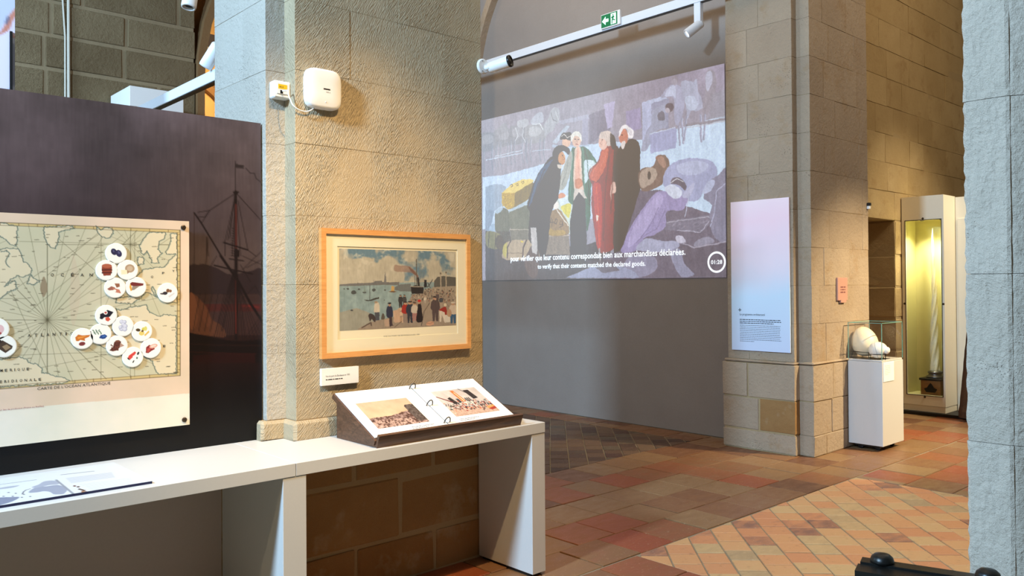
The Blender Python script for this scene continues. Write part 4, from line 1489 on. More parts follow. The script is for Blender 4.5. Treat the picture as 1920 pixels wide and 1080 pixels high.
c.poly([(360, 520), (385, 590), (345, 590)], (140, 160, 156), .8)
c.poly([(705, 510), (740, 520), (735, 585), (690, 580)], (206, 170, 110))
c.ell(715, 585, 48, 8, (120, 92, 70))
c.poly([(350, 685), (420, 690), (545, 650), (545, 672), (430, 705), (395, 703)], (70, 68, 66))
c.line([(428, 500), (426, 690)], 1.0, (88, 90, 92))
c.ell(200, 820, 16, 10, (74, 78, 84)); c.ell(612, 690, 8, 6, (80, 82, 86))
# quay
c.poly([(280, 1050), (430, 970), (600, 930), (740, 900), (800, 800), (860, 760), (1100, 600), (1600, 580), (1700, 1100), (280, 1100)], (160, 146, 132))
c.crop(*F2)
c.poly([(0, 470), (60, 440), (180, 430), (190, 520), (60, 515), (0, 500)], (112, 112, 114), .8)
c.poly([(440, 400), (480, 355), (540, 345), (620, 352), (700, 360), (700, 500), (440, 500)], (104, 102, 98))
c.poly([(420, 470), (700, 455), (700, 600), (420, 600)], (172, 160, 144))
c.poly([(200, 560), (380, 480), (560, 520), (700, 560), (700, 900), (180, 900), (60, 760)], (166, 152, 138), .9)
c.smooth([(0, 220), (60, 230), (150, 230), (210, 270), (260, 330), (268, 370), (235, 340), (190, 310), (110, 300), (0, 290)], (160, 130, 118), .7)
c.smooth([(150, 240), (210, 280), (260, 340), (266, 372), (240, 345), (200, 310)], (130, 96, 84), .8)
c.line([(243, 160), (246, 450)], 1.6, (112, 104, 96)); c.line([(225, 340), (228, 450)], 1, (120, 112, 104))
c.line([(262, 370), (270, 450)], 4, (60, 54, 54))
for x in (285, 300, 315, 330):
    c.line([(x, 200 + (x - 285) * 2), (x, 460)], .6, (140, 134, 126))
c.poly([(180, 462), (230, 450), (320, 462), (325, 500), (318, 540), (190, 545)], (52, 48, 50))
c.line([(178, 462), (325, 466)], 1.4, (190, 180, 168))
c.poly([(330, 390), (358, 385), (362, 470), (328, 475)], (48, 48, 54))
c.line([(370, 470), (425, 385)], 1.6, (84, 84, 88)); c.line([(370, 420), (400, 480)], 1.4, (84, 84, 88))
for x, y0 in ((516, 310), (575, 300)):
    c.line([(x, y0), (x + 2, 460)], 2.2, (190, 178, 160)); c.ell(x, y0 + 6, 9, 12, (120, 112, 104))
r7 = random.Random(3)
for k in range(240):
    x, y = r7.uniform(180, 690), r7.uniform(490, 640)
    if x < 330 and y < 545: continue
    c.ell(x, y, r7.uniform(3, 8), r7.uniform(5, 14), r7.choice([(92, 84, 80), (206, 192, 172), (120, 104, 92), (178, 158, 138), (70, 66, 70), (168, 120, 100), (150, 140, 124)]), .85)
c.line([(390, 650), (330, 740), (300, 900)], 1.2, (96, 84, 76)); c.line([(560, 640), (690, 760)], .8, (120, 108, 98))


def man(x, y, h, top_, leg, hat, skin=(196, 158, 132), w=1.0):
    """x,y = feet; h = height"""
    b = h * .13 * w
    c.poly([(x - b * .8, y), (x - b, y - h * .5), (x + b, y - h * .5), (x + b * .9, y), (x + b * .25, y), (x, y - h * .35), (x - b * .2, y)], leg)
    c.smooth([(x - b * 1.2, y - h * .45), (x - b * 1.25, y - h * .75), (x - b * .5, y - h * .86), (x + b * .6, y - h * .86), (x + b * 1.3, y - h * .72), (x + b * 1.2, y - h * .45)], top_)
    c.ell(x, y - h * .91, b * .6, h * .07, skin)
    c.ell(x, y - h * .965, b * .8, h * .035, hat)


man(65, 700, 145, (64, 62, 66), (58, 56, 58), (44, 42, 46)); man(110, 690, 135, (78, 76, 78), (70, 66, 66), (48, 46, 48))
for x, y, w, h in ((36, 705, 50, 30), (0, 735, 36, 60), (40, 750, 40, 45), (78, 690, 40, 30), (80, 735, 36, 60), (25, 810, 60, 55), (-10, 800, 30, 60), (80, 800, 30, 70)):
    c.poly([(x, y), (x + w, y - 3), (x + w, y + h - 5), (x, y + h)], r7.choice([(206, 172, 146), (190, 154, 126), (214, 186, 160)]))
man(120, 865, 235, (168, 52, 46), (150, 132, 124), (60, 54, 54)); man(172, 870, 245, (54, 58, 74), (56, 58, 70), (44, 44, 48))
man(222, 850, 210, (210, 198, 184), (176, 128, 124), (90, 70, 60)); man(455, 850, 280, (92, 78, 80), (92, 78, 80), (62, 54, 54))
c.smooth([(262, 660), (292, 655), (305, 740), (312, 850), (245, 855), (252, 740)], (44, 36, 40)); c.ell(276, 640, 14, 18, (196, 158, 132)); c.ell(275, 622, 20, 14, (206, 52, 48))
man(480, 640, 110, (100, 90, 92), (90, 80, 80), (60, 56, 58)); man(520, 690, 120, (80, 84, 92), (176, 160, 146), (66, 60, 60)); man(340, 650, 80, (216, 206, 192), (190, 178, 164), (200, 190, 176))
c.smooth([(500, 725), (560, 690), (585, 720), (580, 780), (540, 770)], (162, 54, 48)); c.poly([(503, 730), (560, 750), (580, 870), (560, 866), (530, 780), (520, 860), (503, 858)], (224, 214, 202)); c.ell(567, 668, 16, 18, (226, 214, 190)); c.smooth([(570, 780), (620, 800), (625, 850), (590, 865), (560, 830)], (226, 220, 210))
man(655, 875, 240, (214, 198, 182), (66, 104, 142), (224, 214, 198), w=1.1); c.ell(612, 760, 28, 44, (190, 158, 132))
c.poly([(352, 870), (400, 850), (440, 855), (438, 890), (395, 902), (355, 895)], (214, 168, 142)); c.line([(352, 872), (398, 878), (440, 858)], .6, (150, 110, 92))
c.crop(*F1)
c.smooth([(495, 730), (540, 725), (552, 800), (545, 850), (485, 850), (482, 790)], (212, 202, 186)); c.poly([(490, 845), (550, 845), (548, 945), (500, 950)], (82, 84, 94)); c.ell(507, 718, 22, 14, (170, 150, 128))
c.smooth([(650, 775), (700, 770), (722, 850), (708, 910), (648, 910), (635, 840)], (54, 58, 82)); c.poly([(672, 905), (708, 905), (715, 1005), (730, 1010), (690, 1025), (678, 1020)], (74, 60, 64)); c.ell(678, 752, 15, 20, (196, 150, 124)); c.ell(675, 732, 24, 10, (44, 42, 50))
c.smooth([(412, 880), (440, 860), (490, 890), (500, 965), (478, 960), (455, 930), (430, 960), (422, 930)], (72, 62, 62)); c.smooth([(570, 930), (590, 860), (612, 880), (615, 930)], (96, 88, 82))
c.poly([(612, 940), (670, 925), (675, 1020), (615, 1025)], (190, 164, 146)); c.poly([(720, 830), (810, 800), (810, 970), (740, 980)], (204, 172, 148)); c.line([(740, 1035), (830, 960)], 1, (110, 94, 86))
c.line([(330, 1040), (440, 975), (450, 1010)], 2.2, (96, 82, 76))
painterly(c, 1.0, .06, 9, 51)
c.build('print', M['print'], frame, f=lambda q: q * .80)
text('title', 'VUE DU PORT DE BORDEAUX EN 1901', at(719, 632, 1, PY - .0012), X_, Z_, M['ink_grey'], frame, width=at(787, 627, 1, PY)[0] - at(719, 632, 1, PY)[0], height=.007)
add('glass_pane', box(fx0 + fw, MYF - .005, fz0 + fw, fx1 - fw, MYF - .003, fz1 - fw), M['glass'], frame)

# ---- caption card under the frame
q0, q1 = at(603, 692, 1, 3.60), at(672.5, 717, 1, 3.60)
card = empty('caption_card', ((q0[0] + q1[0]) / 2, 3.60, q1[2]), 'small white caption card under the lower left of the frame', 'label')
add('board', box(q0[0], 3.60, q1[2], q1[0], PF - .002, q0[2]), M['white_matte'], card)
text('lettering', 'Vue du port de Bordeaux en 1901', (q0[0] + .022, 3.5992, q0[2] - .045), X_, Z_, M['ink'], card, width=.135, height=.0115)
word_rows('fine_print', (q0[0] + .022, 3.5992, q0[2] - .057), X_, Z_, .10, 1, .01, .0045, M['ink'], card, 1.0, 8)

# ---- wireless access point, wall socket, lead
ac = at(608.5, 166.5, 1, 3.585)
ap = empty('wireless_access_point', (ac[0], 3.60, ac[2] - .1), 'rounded square white wireless access point on the pier', 'router')


def superellipse(cx, cz, hw, hh, n=40, p=4.6):
    out = []
    for k in range(n):
        t = 2 * math.pi * k / n
        ct, s2 = math.cos(t), math.sin(t)
        out.append((cx + hw * abs(ct) ** (2 / p) * (1 if ct > 0 else -1), cz + hh * abs(s2) ** (2 / p) * (1 if s2 > 0 else -1)))
    return out


lay_ = [(1.0, PF - .001), (1.0, 3.597), (.985, 3.588), (.94, 3.582), (.85, 3.579), (.4, 3.577)]
V, F, n_ = [], [], 40
for s_, y in lay_:
    V += [(x, y, z) for x, z in superellipse(ac[0], ac[2], .0965 * s_, .0985 * s_)]
for i in range(len(lay_) - 1):
    F += [(i * n_ + k, i * n_ + (k + 1) % n_, (i + 1) * n_ + (k + 1) % n_, (i + 1) * n_ + k) for k in range(n_)]
F.append(tuple((len(lay_) - 1) * n_ + k for k in range(n_)))
add('shell', fix_normals((V, F)), M['white_plastic'], ap, smooth=True)
text('lettering', 'WiFi 6', (ac[0] + .003, 3.5765, ac[2] - .020), X_, Z_, M['ink'], ap, width=.024, height=.006)
word_rows('maker_mark', (ac[0] - .010, 3.5765, ac[2] - .006), X_, Z_, .038, 1, .01, .007, M['ink'], ap, 1.0, 2)
add('status_light', lathe([(.004, 0), (.003, .002)], (ac[0] + .004, 3.5785, ac[2] - .066), (0, -1, 0), 12), M['white'], ap)
s0, s1 = at(515, 149, 1, 3.665), at(546, 186, 1, 3.665)
sock = empty('wall_socket', ((s0[0] + s1[0]) / 2, 3.69, s1[2]), 'white network wall socket with a yellow sticker beside the access point', 'socket')
add('housing', cbox(s0[0], 3.668, s1[2], s1[0], PR - .002, s0[2], c=.005), M['white_plastic'], sock)
add('face_plate', cbox(s0[0] + .012, 3.664, s1[2] + .018, s1[0] - .010, 3.669, s0[2] - .010, c=.001), M['white_plastic'], sock)
add('sticker', box(s0[0] + .018, 3.6632, s0[2] - .040, s1[0] - .022, 3.664, s0[2] - .018), M['yellow'], sock)
text('sticker_lettering', 'BR2.8', (s0[0] + .024, 3.6626, s0[2] - .034), X_, Z_, M['ink'], sock, width=.02, height=.007)
add('port', box(s0[0] + .028, 3.6635, s0[2] - .062, s0[0] + .042, 3.666, s0[2] - .046), M['darkplastic'], sock)
wp = [np.array((s0[0] + .035, 3.655, s0[2] - .052)), np.array((s0[0] + .05, 3.63, s0[2] - .052))] + \
     [at(x, y, 1, yy) for x, y, yy in ((541, 178, 3.62), (548, 195, 3.606), (556, 203, 3.603), (566, 208, 3.603), (577, 209, 3.603), (587, 204, 3.603), (593, 197, 3.606), (594, 190, 3.608))]
P_ = np.array(wp)
tt = np.linspace(0, len(P_) - 1, 48)
cord = []
for t in tt:
    i = min(int(t), len(P_) - 2); f_ = t - i
    a, b, c_, d_ = P_[max(i - 1, 0)], P_[i], P_[i + 1], P_[min(i + 2, len(P_) - 1)]
    cord.append(.5 * (2 * b + (c_ - a) * f_ + (2 * a - 5 * b + 4 * c_ - d_) * f_ ** 2 + (3 * b - a - 3 * c_ + d_) * f_ ** 3))
add('network_cable', tube(cord, .0032, 8), M['white_plastic'], smooth=True, label='thin white network cable looping from socket to access point', cat='cable')

# ---- bullet security camera at the pier's right edge
kc = at(904, 125, 1, PF)
seccam = empty('security_camera', (kc[0], PF - .03, kc[2] - .05), 'white bullet security camera on the right edge of the pier', 'camera')
add('wall_plate', lathe([(.044, 0), (.044, .008), (.038, .014)], (kc[0], PF - .003, kc[2]), (0, -1, 0), 24), M['white_plastic'], seccam)
for sx_, sz_ in ((-.012, .028), (.018, -.012), (-.012, -.03)):
    add('screw', lathe([(.004, 0), (.003, .003)], (kc[0] + sx_, PF - .0165, kc[2] + sz_), (0, -1, 0), 10), M['steel'], seccam)
ca_ = np.array((kc[0] + .046, PF - .03, kc[2] - .002))
cb_ = ca_ + np.array((.045, -.108, .022))
add('bracket_arm', tube([(kc[0] + .008, PF - .012, kc[2] - .006), (kc[0] + .025, PF - .03, kc[2] - .008), ca_ + (.006, -.006, 0)], .013, 12), M['white_plastic'], seccam, smooth=True)
dirc = (cb_ - ca_) / np.linalg.norm(cb_ - ca_)
Lc = np.linalg.norm(cb_ - ca_)
add('body', lathe([(.02, -.02), (.029, -.012), (.031, .0), (.033, Lc - .012), (.032, Lc)], ca_, dirc, 28), M['white_plastic'], seccam, smooth=True)
hd = add('lens_hood', lathe([(.034, 0), (.0355, .006), (.034, .014), (.029, .0145), (.027, .004)], ca_ + dirc * (Lc - .006), dirc, 28), M['darkplastic'], seccam, smooth=True)
add('lens', lathe([(.018, .0), (.018, .010), (.009, .014)], ca_ + dirc * (Lc - .006), dirc, 20), M['black'], hd, smooth=True)
mu = np.cross(dirc, Z_); mu /= np.linalg.norm(mu)
word_rows('maker_mark', ca_ - mu * .0335 + dirc * .02 + Z_ * .008, dirc, Z_, .022, 1, .01, .003, M['ink_grey'], seccam, 1.0, 2)

# ================================================================== PROJECTION ON THE BACK WALL
PX = 7.142
yl, yr, zt, zb = 8.415, 4.632, at(1362, 118, 0, PX)[2], at(1362, 520, 0, PX)[2]
prj = empty('projected_painting', (PX, (yl + yr) / 2, zb), 'bright projected painting of merchants in wigs on the grey wall', 'projection')
c = Canvas((PX, yl, zt), (0, yr - yl, 0), -Z_ * (zt - zb), 760, 440, (150, 146, 158))
H_, W2 = c.H, c.W
uu_ = np.linspace(0, 1, W2)[None]
vv_ = np.linspace(0, 1, H_)[:, None]
c.a[:] = np.array((158, 154, 166)) + (fbm(H_, W2, 160, 4, 5)[..., None] - .5) * 26
c.a -= ((np.clip(uu_ - .45, 0, 1) * np.clip(.35 - vv_, 0, 1)) * 60)[..., None] * np.array((.6, 1.0, .4))
P1, P2, P3, P4 = (905, 200, 1 / 6), (905, 340, 240 / 1364), (1130, 110, 240 / 1364), (1130, 280, 240 / 1037)
SNOW, GR, GD, GL = (190, 206, 226), (158, 158, 168), (138, 136, 146), (180, 184, 196)
c.crop()
c.poly([(905, 332), (945, 328), (1000, 313), (1035, 302), (1045, 276), (1110, 270), (1200, 262), (1362, 215), (1370, 420), (1200, 400), (905, 430)], SNOW)
# lumber frame, buildings behind
c.crop(*P1)
c.poly([(860, 160), (1190, 85), (1195, 135), (865, 205)], (168, 168, 184)); c.poly([(1120, 140), (1185, 125), (1185, 440), (1125, 440)], (160, 158, 176)); c.poly([(780, 400), (940, 215), (980, 220), (830, 420)], (176, 184, 198))
c.poly([(1195, 90), (1360, 30), (1440, 60), (1440, 260), (1195, 430)], (138, 132, 146)); c.poly([(780, 430), (1200, 430), (1200, 450), (780, 460)], (172, 182, 200))
# horses at the left
for k, (x, y, sc) in enumerate(((60, 380, 1.0), (240, 330, .9), (400, 300, 1.0), (590, 290, 1.15))):
    g1, g2 = ((150, 150, 158), (168, 168, 176)) if k != 3 else ((160, 160, 166), (182, 184, 190))
    c.smooth([(x - 100 * sc, y + 40), (x - 90 * sc, y - 60), (x - 20 * sc, y - 90), (x + 70 * sc, y - 80), (x + 110 * sc, y - 20), (x + 100 * sc, y + 80), (x + 20 * sc, y + 120), (x - 70 * sc, y + 120)], g1)
    c.smooth([(x - 60 * sc, y - 40), (x, y - 70), (x + 60 * sc, y - 40), (x + 40 * sc, y + 30), (x - 50 * sc, y + 40)], g2, .8)
    for dx, L in ((-80, 300), (-40, 290), (50, 290), (90, 280)):
        c.line([(x + dx * sc, y + 70), (x + dx * sc - 12, y + 70 + L * .5), (x + dx * sc + 4, y + 40 + L)], 3.2, (150, 152, 164))
        c.line([(x + dx * sc + 8, y + 90), (x + dx * sc, y + 70 + L * .5)], 1.0, (186, 190, 202), .8)
c.smooth([(740, 130), (760, 60), (800, 10), (850, 20), (865, 90), (855, 180), (820, 200), (800, 260), (740, 300), (700, 330), (690, 200)], (168, 170, 178)); c.line([(770, 70), (790, 140), (830, 170)], 1.2, (120, 118, 126)); c.line([(820, 60), (850, 150)], 1.2, (206, 210, 216))
c.smooth([(610, 80), (670, 70), (690, 160), (640, 190), (560, 210), (540, 160)], (174, 178, 190)); c.smooth([(220, 200), (260, 190), (280, 260), (230, 300), (130, 320), (120, 290)], (158, 158, 166))
c.smooth([(400, 160), (500, 140), (515, 200), (440, 240), (390, 220)], (176, 178, 186)); c.line([(460, 230), (450, 330), (480, 400)], 1.6, (196, 200, 208)); c.line([(560, 200), (640, 190), (680, 260)], 1.6, (204, 208, 214)); c.line([(370, 240), (400, 330), (370, 380)], 1.6, (200, 204, 212))
c.line([(40, 600), (240, 560), (450, 520)], 1.8, (188, 198, 214)); c.line([(140, 560), (440, 490)], 1.4, (190, 200, 214)); c.line([(560, 500), (760, 480)], 1.2, (186, 198, 214))
# bales and casks at the left
c.crop(*P2)
c.poly([(30, 60), (120, 30), (200, 30), (250, 60), (200, 260), (120, 320), (30, 310)], (160, 172, 190)); c.poly([(30, 310), (130, 300), (90, 470), (70, 540), (30, 540)], (150, 160, 178))
c.smooth([(75, 480), (150, 440), (150, 520), (80, 540)], (170, 186, 206))
c.poly([(30, 530), (100, 530), (200, 560), (400, 600), (700, 640), (1000, 700), (1364, 600), (1364, 1080), (30, 1080)], (112, 104, 104))
c.smooth([(140, 330), (200, 280), (270, 310), (290, 420), (280, 530), (150, 540), (130, 430)], (128, 126, 116)); c.smooth([(285, 320), (380, 220), (470, 200), (510, 300), (520, 480), (420, 520), (300, 510)], (130, 128, 116))
c.smooth([(280, 310), (380, 225), (480, 200), (490, 240), (420, 270), (300, 320)], (178, 192, 204)); c.smooth([(130, 330), (180, 280), (215, 290), (170, 340)], (172, 188, 204))
c.poly([(290, 510), (510, 510), (515, 640), (300, 640)], (136, 130, 120)); c.line([(290, 512), (510, 512)], 1.6, (176, 168, 156)); c.poly([(145, 530), (290, 530), (290, 640), (200, 640)], (120, 114, 108))
c.poly([(340, 120), (530, 0), (560, 60), (480, 200), (330, 280), (290, 300), (260, 290)], (142, 126, 84)); c.poly([(205, 120), (340, 125), (340, 270), (270, 305), (205, 240)], (186, 160, 88)); c.poly([(205, 120), (330, 20), (420, -20), (530, -25), (545, 0), (340, 125)], (216, 196, 128))
for k in range(90):
    x, y = random.uniform(212, 335), random.uniform(125, 270)
    c.ell(x, y, 4, 3, random.choice([(220, 196, 110), (150, 120, 60)]), .7)
for x, y in ((290, 45), (350, 35), (410, 10)):
    c.line([(x, y), (x + 25, y - 10), (x + 30, y + 8), (x + 10, y + 14)], .9, (110, 92, 60))
c.smooth([(40, 540), (110, 530), (190, 570), (220, 640), (190, 720), (60, 700), (30, 620)], (142, 136, 112)); c.ell(180, 650, 46, 80, (116, 106, 96)); c.line([(70, 535), (60, 690)], 1.8, (104, 96, 84)); c.line([(140, 560), (130, 710)], 1.8, (110, 100, 84))
c.smooth([(215, 740), (240, 660), (320, 625), (480, 622), (560, 660), (600, 760), (570, 830), (240, 830)], (178, 162, 142)); c.smooth([(500, 720), (540, 660), (580, 680), (600, 780), (580, 1000), (500, 1010), (450, 900), (460, 800)], (122, 108, 104))
c.smooth([(210, 740), (230, 670), (260, 660), (250, 800), (225, 790)], (182, 172, 112)); c.line([(300, 630), (265, 700), (262, 810)], 3, (112, 98, 94)); c.line([(465, 630), (435, 700), (425, 800)], 3.4, (112, 96, 94)); c.ell(420, 640, 16, 9, (216, 196, 90)); c.line([(260, 760), (430, 765)], .8, (130, 112, 100))
# centre sack and bale
c.poly([(655, 580), (920, 570), (930, 780), (655, 780)], (150, 138, 128)); c.line([(655, 582), (920, 574)], 2, (192, 180, 166))
for k in range(120):
    c.ell(random.uniform(660, 920), random.uniform(590, 775), 5, 3, random.choice([(180, 168, 156), (126, 114, 106)]), .5)
c.smooth([(790, 190), (940, 180), (950, 420), (920, 560), (800, 300)], (196, 206, 200)); c.smooth([(830, 270), (940, 240), (920, 380), (880, 350)], (206, 196, 96), .9)
c.smooth([(660, 450), (700, 360), (760, 300), (820, 300), (890, 400), (920, 490), (910, 560), (800, 585), (680, 570), (655, 520)], (158, 136, 112)); c.smooth([(690, 480), (760, 520), (860, 520), (880, 560), (760, 575), (680, 555)], (182, 156, 100), .7)
for s_ in (([(735, 385), (715, 440), (760, 430)]), ([(745, 400), (735, 480)]), ([(775, 400), (765, 440), (785, 455), (795, 410), (778, 398)]), ([(830, 415), (820, 455), (850, 460), (845, 420), (860, 470), (820, 490)])):
    c.line(s_, 1.1, (92, 78, 66))
c.line([(790, 300), (840, 370), (910, 470)], 2.2, (216, 210, 200)); c.smooth([(730, 240), (760, 210), (800, 220), (810, 270), (780, 295), (740, 275)], (228, 222, 216))
c.poly([(800, 180), (940, 140), (950, 220), (830, 260)], (206, 218, 226))
# people of the central group, back to front
c.crop(*P1)
c.ell(940, 400, 46, 58, (214, 180, 160)); c.smooth([(870, 370), (880, 320), (930, 290), (990, 290), (1010, 330), (1000, 380), (940, 370)], (74, 64, 66)); c.line([(885, 330), (915, 315), (950, 350), (990, 330)], 1.5, (214, 210, 206))
# man in green
c.smooth([(1000, 480), (1040, 460), (1130, 450), (1190, 480), (1250, 570), (1290, 640), (1230, 720), (1220, 900), (1210, 1120), (1210, 1250), (1170, 1400), (1140, 1100), (1000, 1100), (960, 1000), (990, 700)], (92, 122, 108))
c.smooth([(960, 560), (1000, 500), (1010, 600), (980, 760), (930, 900), (880, 940), (850, 900), (880, 760)], (168, 168, 162))
c.smooth([(1040, 470), (1100, 460), (1110, 620), (1120, 800), (1130, 960), (1040, 960), (1020, 800), (1030, 620)], (214, 190, 176)); c.smooth([(1060, 480), (1085, 480), (1100, 700), (1080, 900), (1040, 800)], (222, 170, 150), .8)
c.smooth([(1040, 820), (1110, 810), (1125, 890), (1050, 920)], (196, 136, 110)); c.poly([(1030, 920), (1130, 930), (1170, 1030), (1130, 1030), (1080, 960), (1020, 1060)], (206, 196, 188))
c.poly([(1080, 960), (1150, 1040), (1170, 1500), (1150, 1800), (990, 1800), (980, 1300), (1020, 1060)], (84, 80, 86))
c.ell(1055, 380, 52, 74, (212, 180, 164)); c.smooth([(990, 380), (995, 320), (1040, 280), (1090, 290), (1115, 350), (1110, 390), (1085, 340), (1040, 330), (1015, 370), (1005, 400)], (222, 220, 214)); c.ell(1040, 365, 12, 6, (90, 66, 60)); c.ell(1078, 365, 10, 6, (90, 66, 60)); c.ell(1060, 425, 16, 6, (160, 100, 92)); c.line([(1058, 365), (1062, 400)], .9, (180, 140, 124))
c.smooth([(1140, 620), (1230, 600), (1280, 660), (1240, 740), (1200, 800), (1150, 860), (1140, 760)], (196, 210, 218))
c.smooth([(850, 1000), (880, 970), (920, 980), (930, 1010), (880, 1030), (850, 1030)], (206, 150, 124))
# bending man, dark blue
c.smooth([(780, 560), (860, 600), (880, 700), (860, 880), (850, 1020), (800, 1110), (760, 1230), (640, 1500), (520, 1500), (530, 1200), (500, 1120), (540, 960), (600, 800), (680, 670)], (74, 76, 84)); c.smooth([(790, 590), (680, 680), (610, 800), (560, 960), (520, 1120), (560, 1060), (640, 860), (740, 680)], (108, 118, 136), .9)
c.smooth([(700, 760), (860, 720), (870, 880), (840, 1020), (760, 1160), (680, 1300), (640, 1100)], (86, 78, 72), .8)
c.poly([(540, 1360), (600, 1360), (620, 1500), (610, 1660), (560, 1640), (545, 1500)], (186, 182, 182)); c.poly([(600, 1340), (760, 1240), (740, 1500), (700, 1700), (620, 1600)], (70, 66, 70))
c.ell(885, 575, 44, 78, (198, 152, 118), rot=-.2); c.smooth([(785, 560), (800, 480), (850, 435), (930, 440), (980, 490), (970, 540), (910, 500), (860, 530), (840, 600), (820, 620)], (70, 60, 52)); c.ell(900, 545, 10, 6, (80, 54, 46)); c.line([(905, 555), (922, 585), (905, 595)], .9, (150, 104, 84)); c.smooth([(840, 650), (890, 660), (880, 690), (850, 690)], (206, 196, 186))
# man in red
c.smooth([(1340, 480), (1420, 430), (1500, 440), (1560, 520), (1590, 700), (1585, 1000), (1560, 1300), (1500, 1560), (1380, 1640), (1290, 1600), (1260, 1400), (1220, 1100), (1230, 900), (1190, 780), (1210, 700), (1290, 620)], (152, 84, 72)); c.smooth([(1340, 500), (1410, 470), (1400, 600), (1340, 760), (1270, 850), (1210, 800), (1230, 710), (1300, 630)], (192, 116, 100)); c.smooth([(1240, 880), (1330, 900), (1340, 1200), (1330, 1560), (1290, 1580), (1265, 1350)], (190, 104, 76), .85)
c.smooth([(1480, 460), (1560, 520), (1585, 760), (1570, 1100), (1500, 1300), (1470, 900)], (112, 74, 70), .85)
c.ell(1355, 400, 50, 84, (216, 182, 170)); c.smooth([(1310, 350), (1320, 300), (1380, 270), (1440, 290), (1465, 360), (1450, 430), (1400, 440), (1380, 380), (1340, 360)], (204, 190, 184)); c.smooth([(1430, 300), (1480, 340), (1500, 440), (1470, 480), (1440, 430)], (92, 78, 78)); c.line([(1395, 390), (1385, 420)], 1, (150, 110, 100)); c.poly([(1275, 1220), (1310, 1230), (1300, 1270), (1280, 1290)], (226, 216, 210)); c.line([(1310, 1600), (1330, 1800)], 4, (170, 166, 168))
# man in black coat
c.crop(*P3)
c.smooth([(150, 1010), (200, 920), (290, 860), (360, 870), (400, 960), (395, 1100), (400, 1400), (420, 1700), (380, 2000), (300, 2200), (150, 2200), (110, 1900), (130, 1500), (120, 1200)], (84, 68, 68)); c.smooth([(150, 1010), (200, 930), (230, 1000), (200, 1150), (150, 1200)], (84, 88, 82), .8)
c.ell(220, 830, 50, 84, (196, 138, 124)); c.smooth([(175, 840), (180, 760), (230, 705), (300, 720), (330, 790), (315, 850), (270, 840), (260, 760), (220, 750), (195, 800)], (222, 218, 222)); c.smooth([(200, 890), (240, 880), (230, 950), (200, 960)], (216, 206, 204)); c.ell(205, 815, 10, 5, (90, 60, 60))
for k in range(4):
    c.line([(262 + k * 14, 745 + k * 8), (290 + k * 9, 820)], .8, (170, 164, 172))
c.smooth([(95, 1330), (130, 1320), (140, 1420), (100, 1440), (88, 1520), (80, 1430)], (206, 176, 166))
c.crop(*P1)
# folds and lights on the coats
for pts, col, w, al in (
        ([(1300, 640), (1250, 720), (1230, 790)], (214, 140, 122), 1.6, .6), ([(1420, 560), (1390, 800), (1370, 1100), (1360, 1500)], (118, 60, 54), 2.4, .6),
        ([(1480, 520), (1460, 800), (1440, 1200)], (96, 58, 56), 2.6, .5), ([(1280, 900), (1300, 1200), (1310, 1540)], (212, 128, 96), 1.6, .55),
        ([(1240, 1000), (1270, 1300), (1300, 1560)], (126, 64, 52), 1.4, .5), ([(1350, 760), (1280, 850), (1230, 840)], (112, 58, 52), 1.4, .6),
        ([(1400, 470), (1380, 560), (1330, 660)], (210, 142, 126), 1.4, .6), ([(1530, 560), (1545, 900), (1520, 1250)], (140, 96, 92), 1.2, .4),
        ([(1150, 480), (1180, 620), (1190, 900), (1200, 1100)], (64, 90, 80), 2.2, .6), ([(1125, 470), (1140, 700), (1150, 1000)], (142, 176, 158), 1.8, .6),
        ([(1010, 500), (1000, 700), (985, 1000)], (132, 164, 148), 1.8, .6), ([(1220, 540), (1260, 640)], (120, 150, 136), 1.4, .6),
        ([(1060, 520), (1075, 640), (1080, 780)], (190, 130, 114), 1.0, .6), ([(1085, 520), (1105, 700), (1100, 800)], (236, 214, 202), 1.0, .6),
        ([(700, 700), (620, 880), (560, 1060)], (58, 60, 70), 2.2, .6), ([(760, 640), (680, 860), (600, 1120), (560, 1300)], (104, 108, 120), 1.4, .5),
        ([(840, 720), (800, 900), (720, 1100), (660, 1300)], (62, 58, 56), 2.2, .5), ([(920, 640), (900, 780), (870, 900)], (206, 204, 198), 1.4, .6),
        ([(960, 600), (940, 740), (890, 880)], (118, 120, 118), 1.2, .6), ([(1180, 640), (1230, 680), (1200, 770)], (230, 236, 238), 1.2, .6)):
    c.line(pts, w, col, al)
c.line([(870, 640), (905, 640)], .8, (140, 92, 76)); c.line([(1345, 380), (1325, 410), (1340, 425)], .9, (170, 124, 112)); c.ell(1345, 372, 9, 5, (110, 80, 74))
for k in range(5):
    c.line([(1330 + k * 26, 290 + (k % 2) * 10), (1345 + k * 24, 345)], .9, (172, 158, 154), .7)
    c.line([(1005 + k * 22, 315 - (k % 3) * 8), (1015 + k * 20, 345)], .8, (184, 182, 178), .7)
c.crop(*P3)
c.line([(300, 900), (330, 1200), (320, 1600)], 1.8, (112, 94, 92), .45); c.line([(220, 1000), (200, 1400), (210, 1900)], 1.8, (62, 50, 52), .5); c.line([(360, 960), (370, 1300)], 1.2, (112, 94, 92), .4)
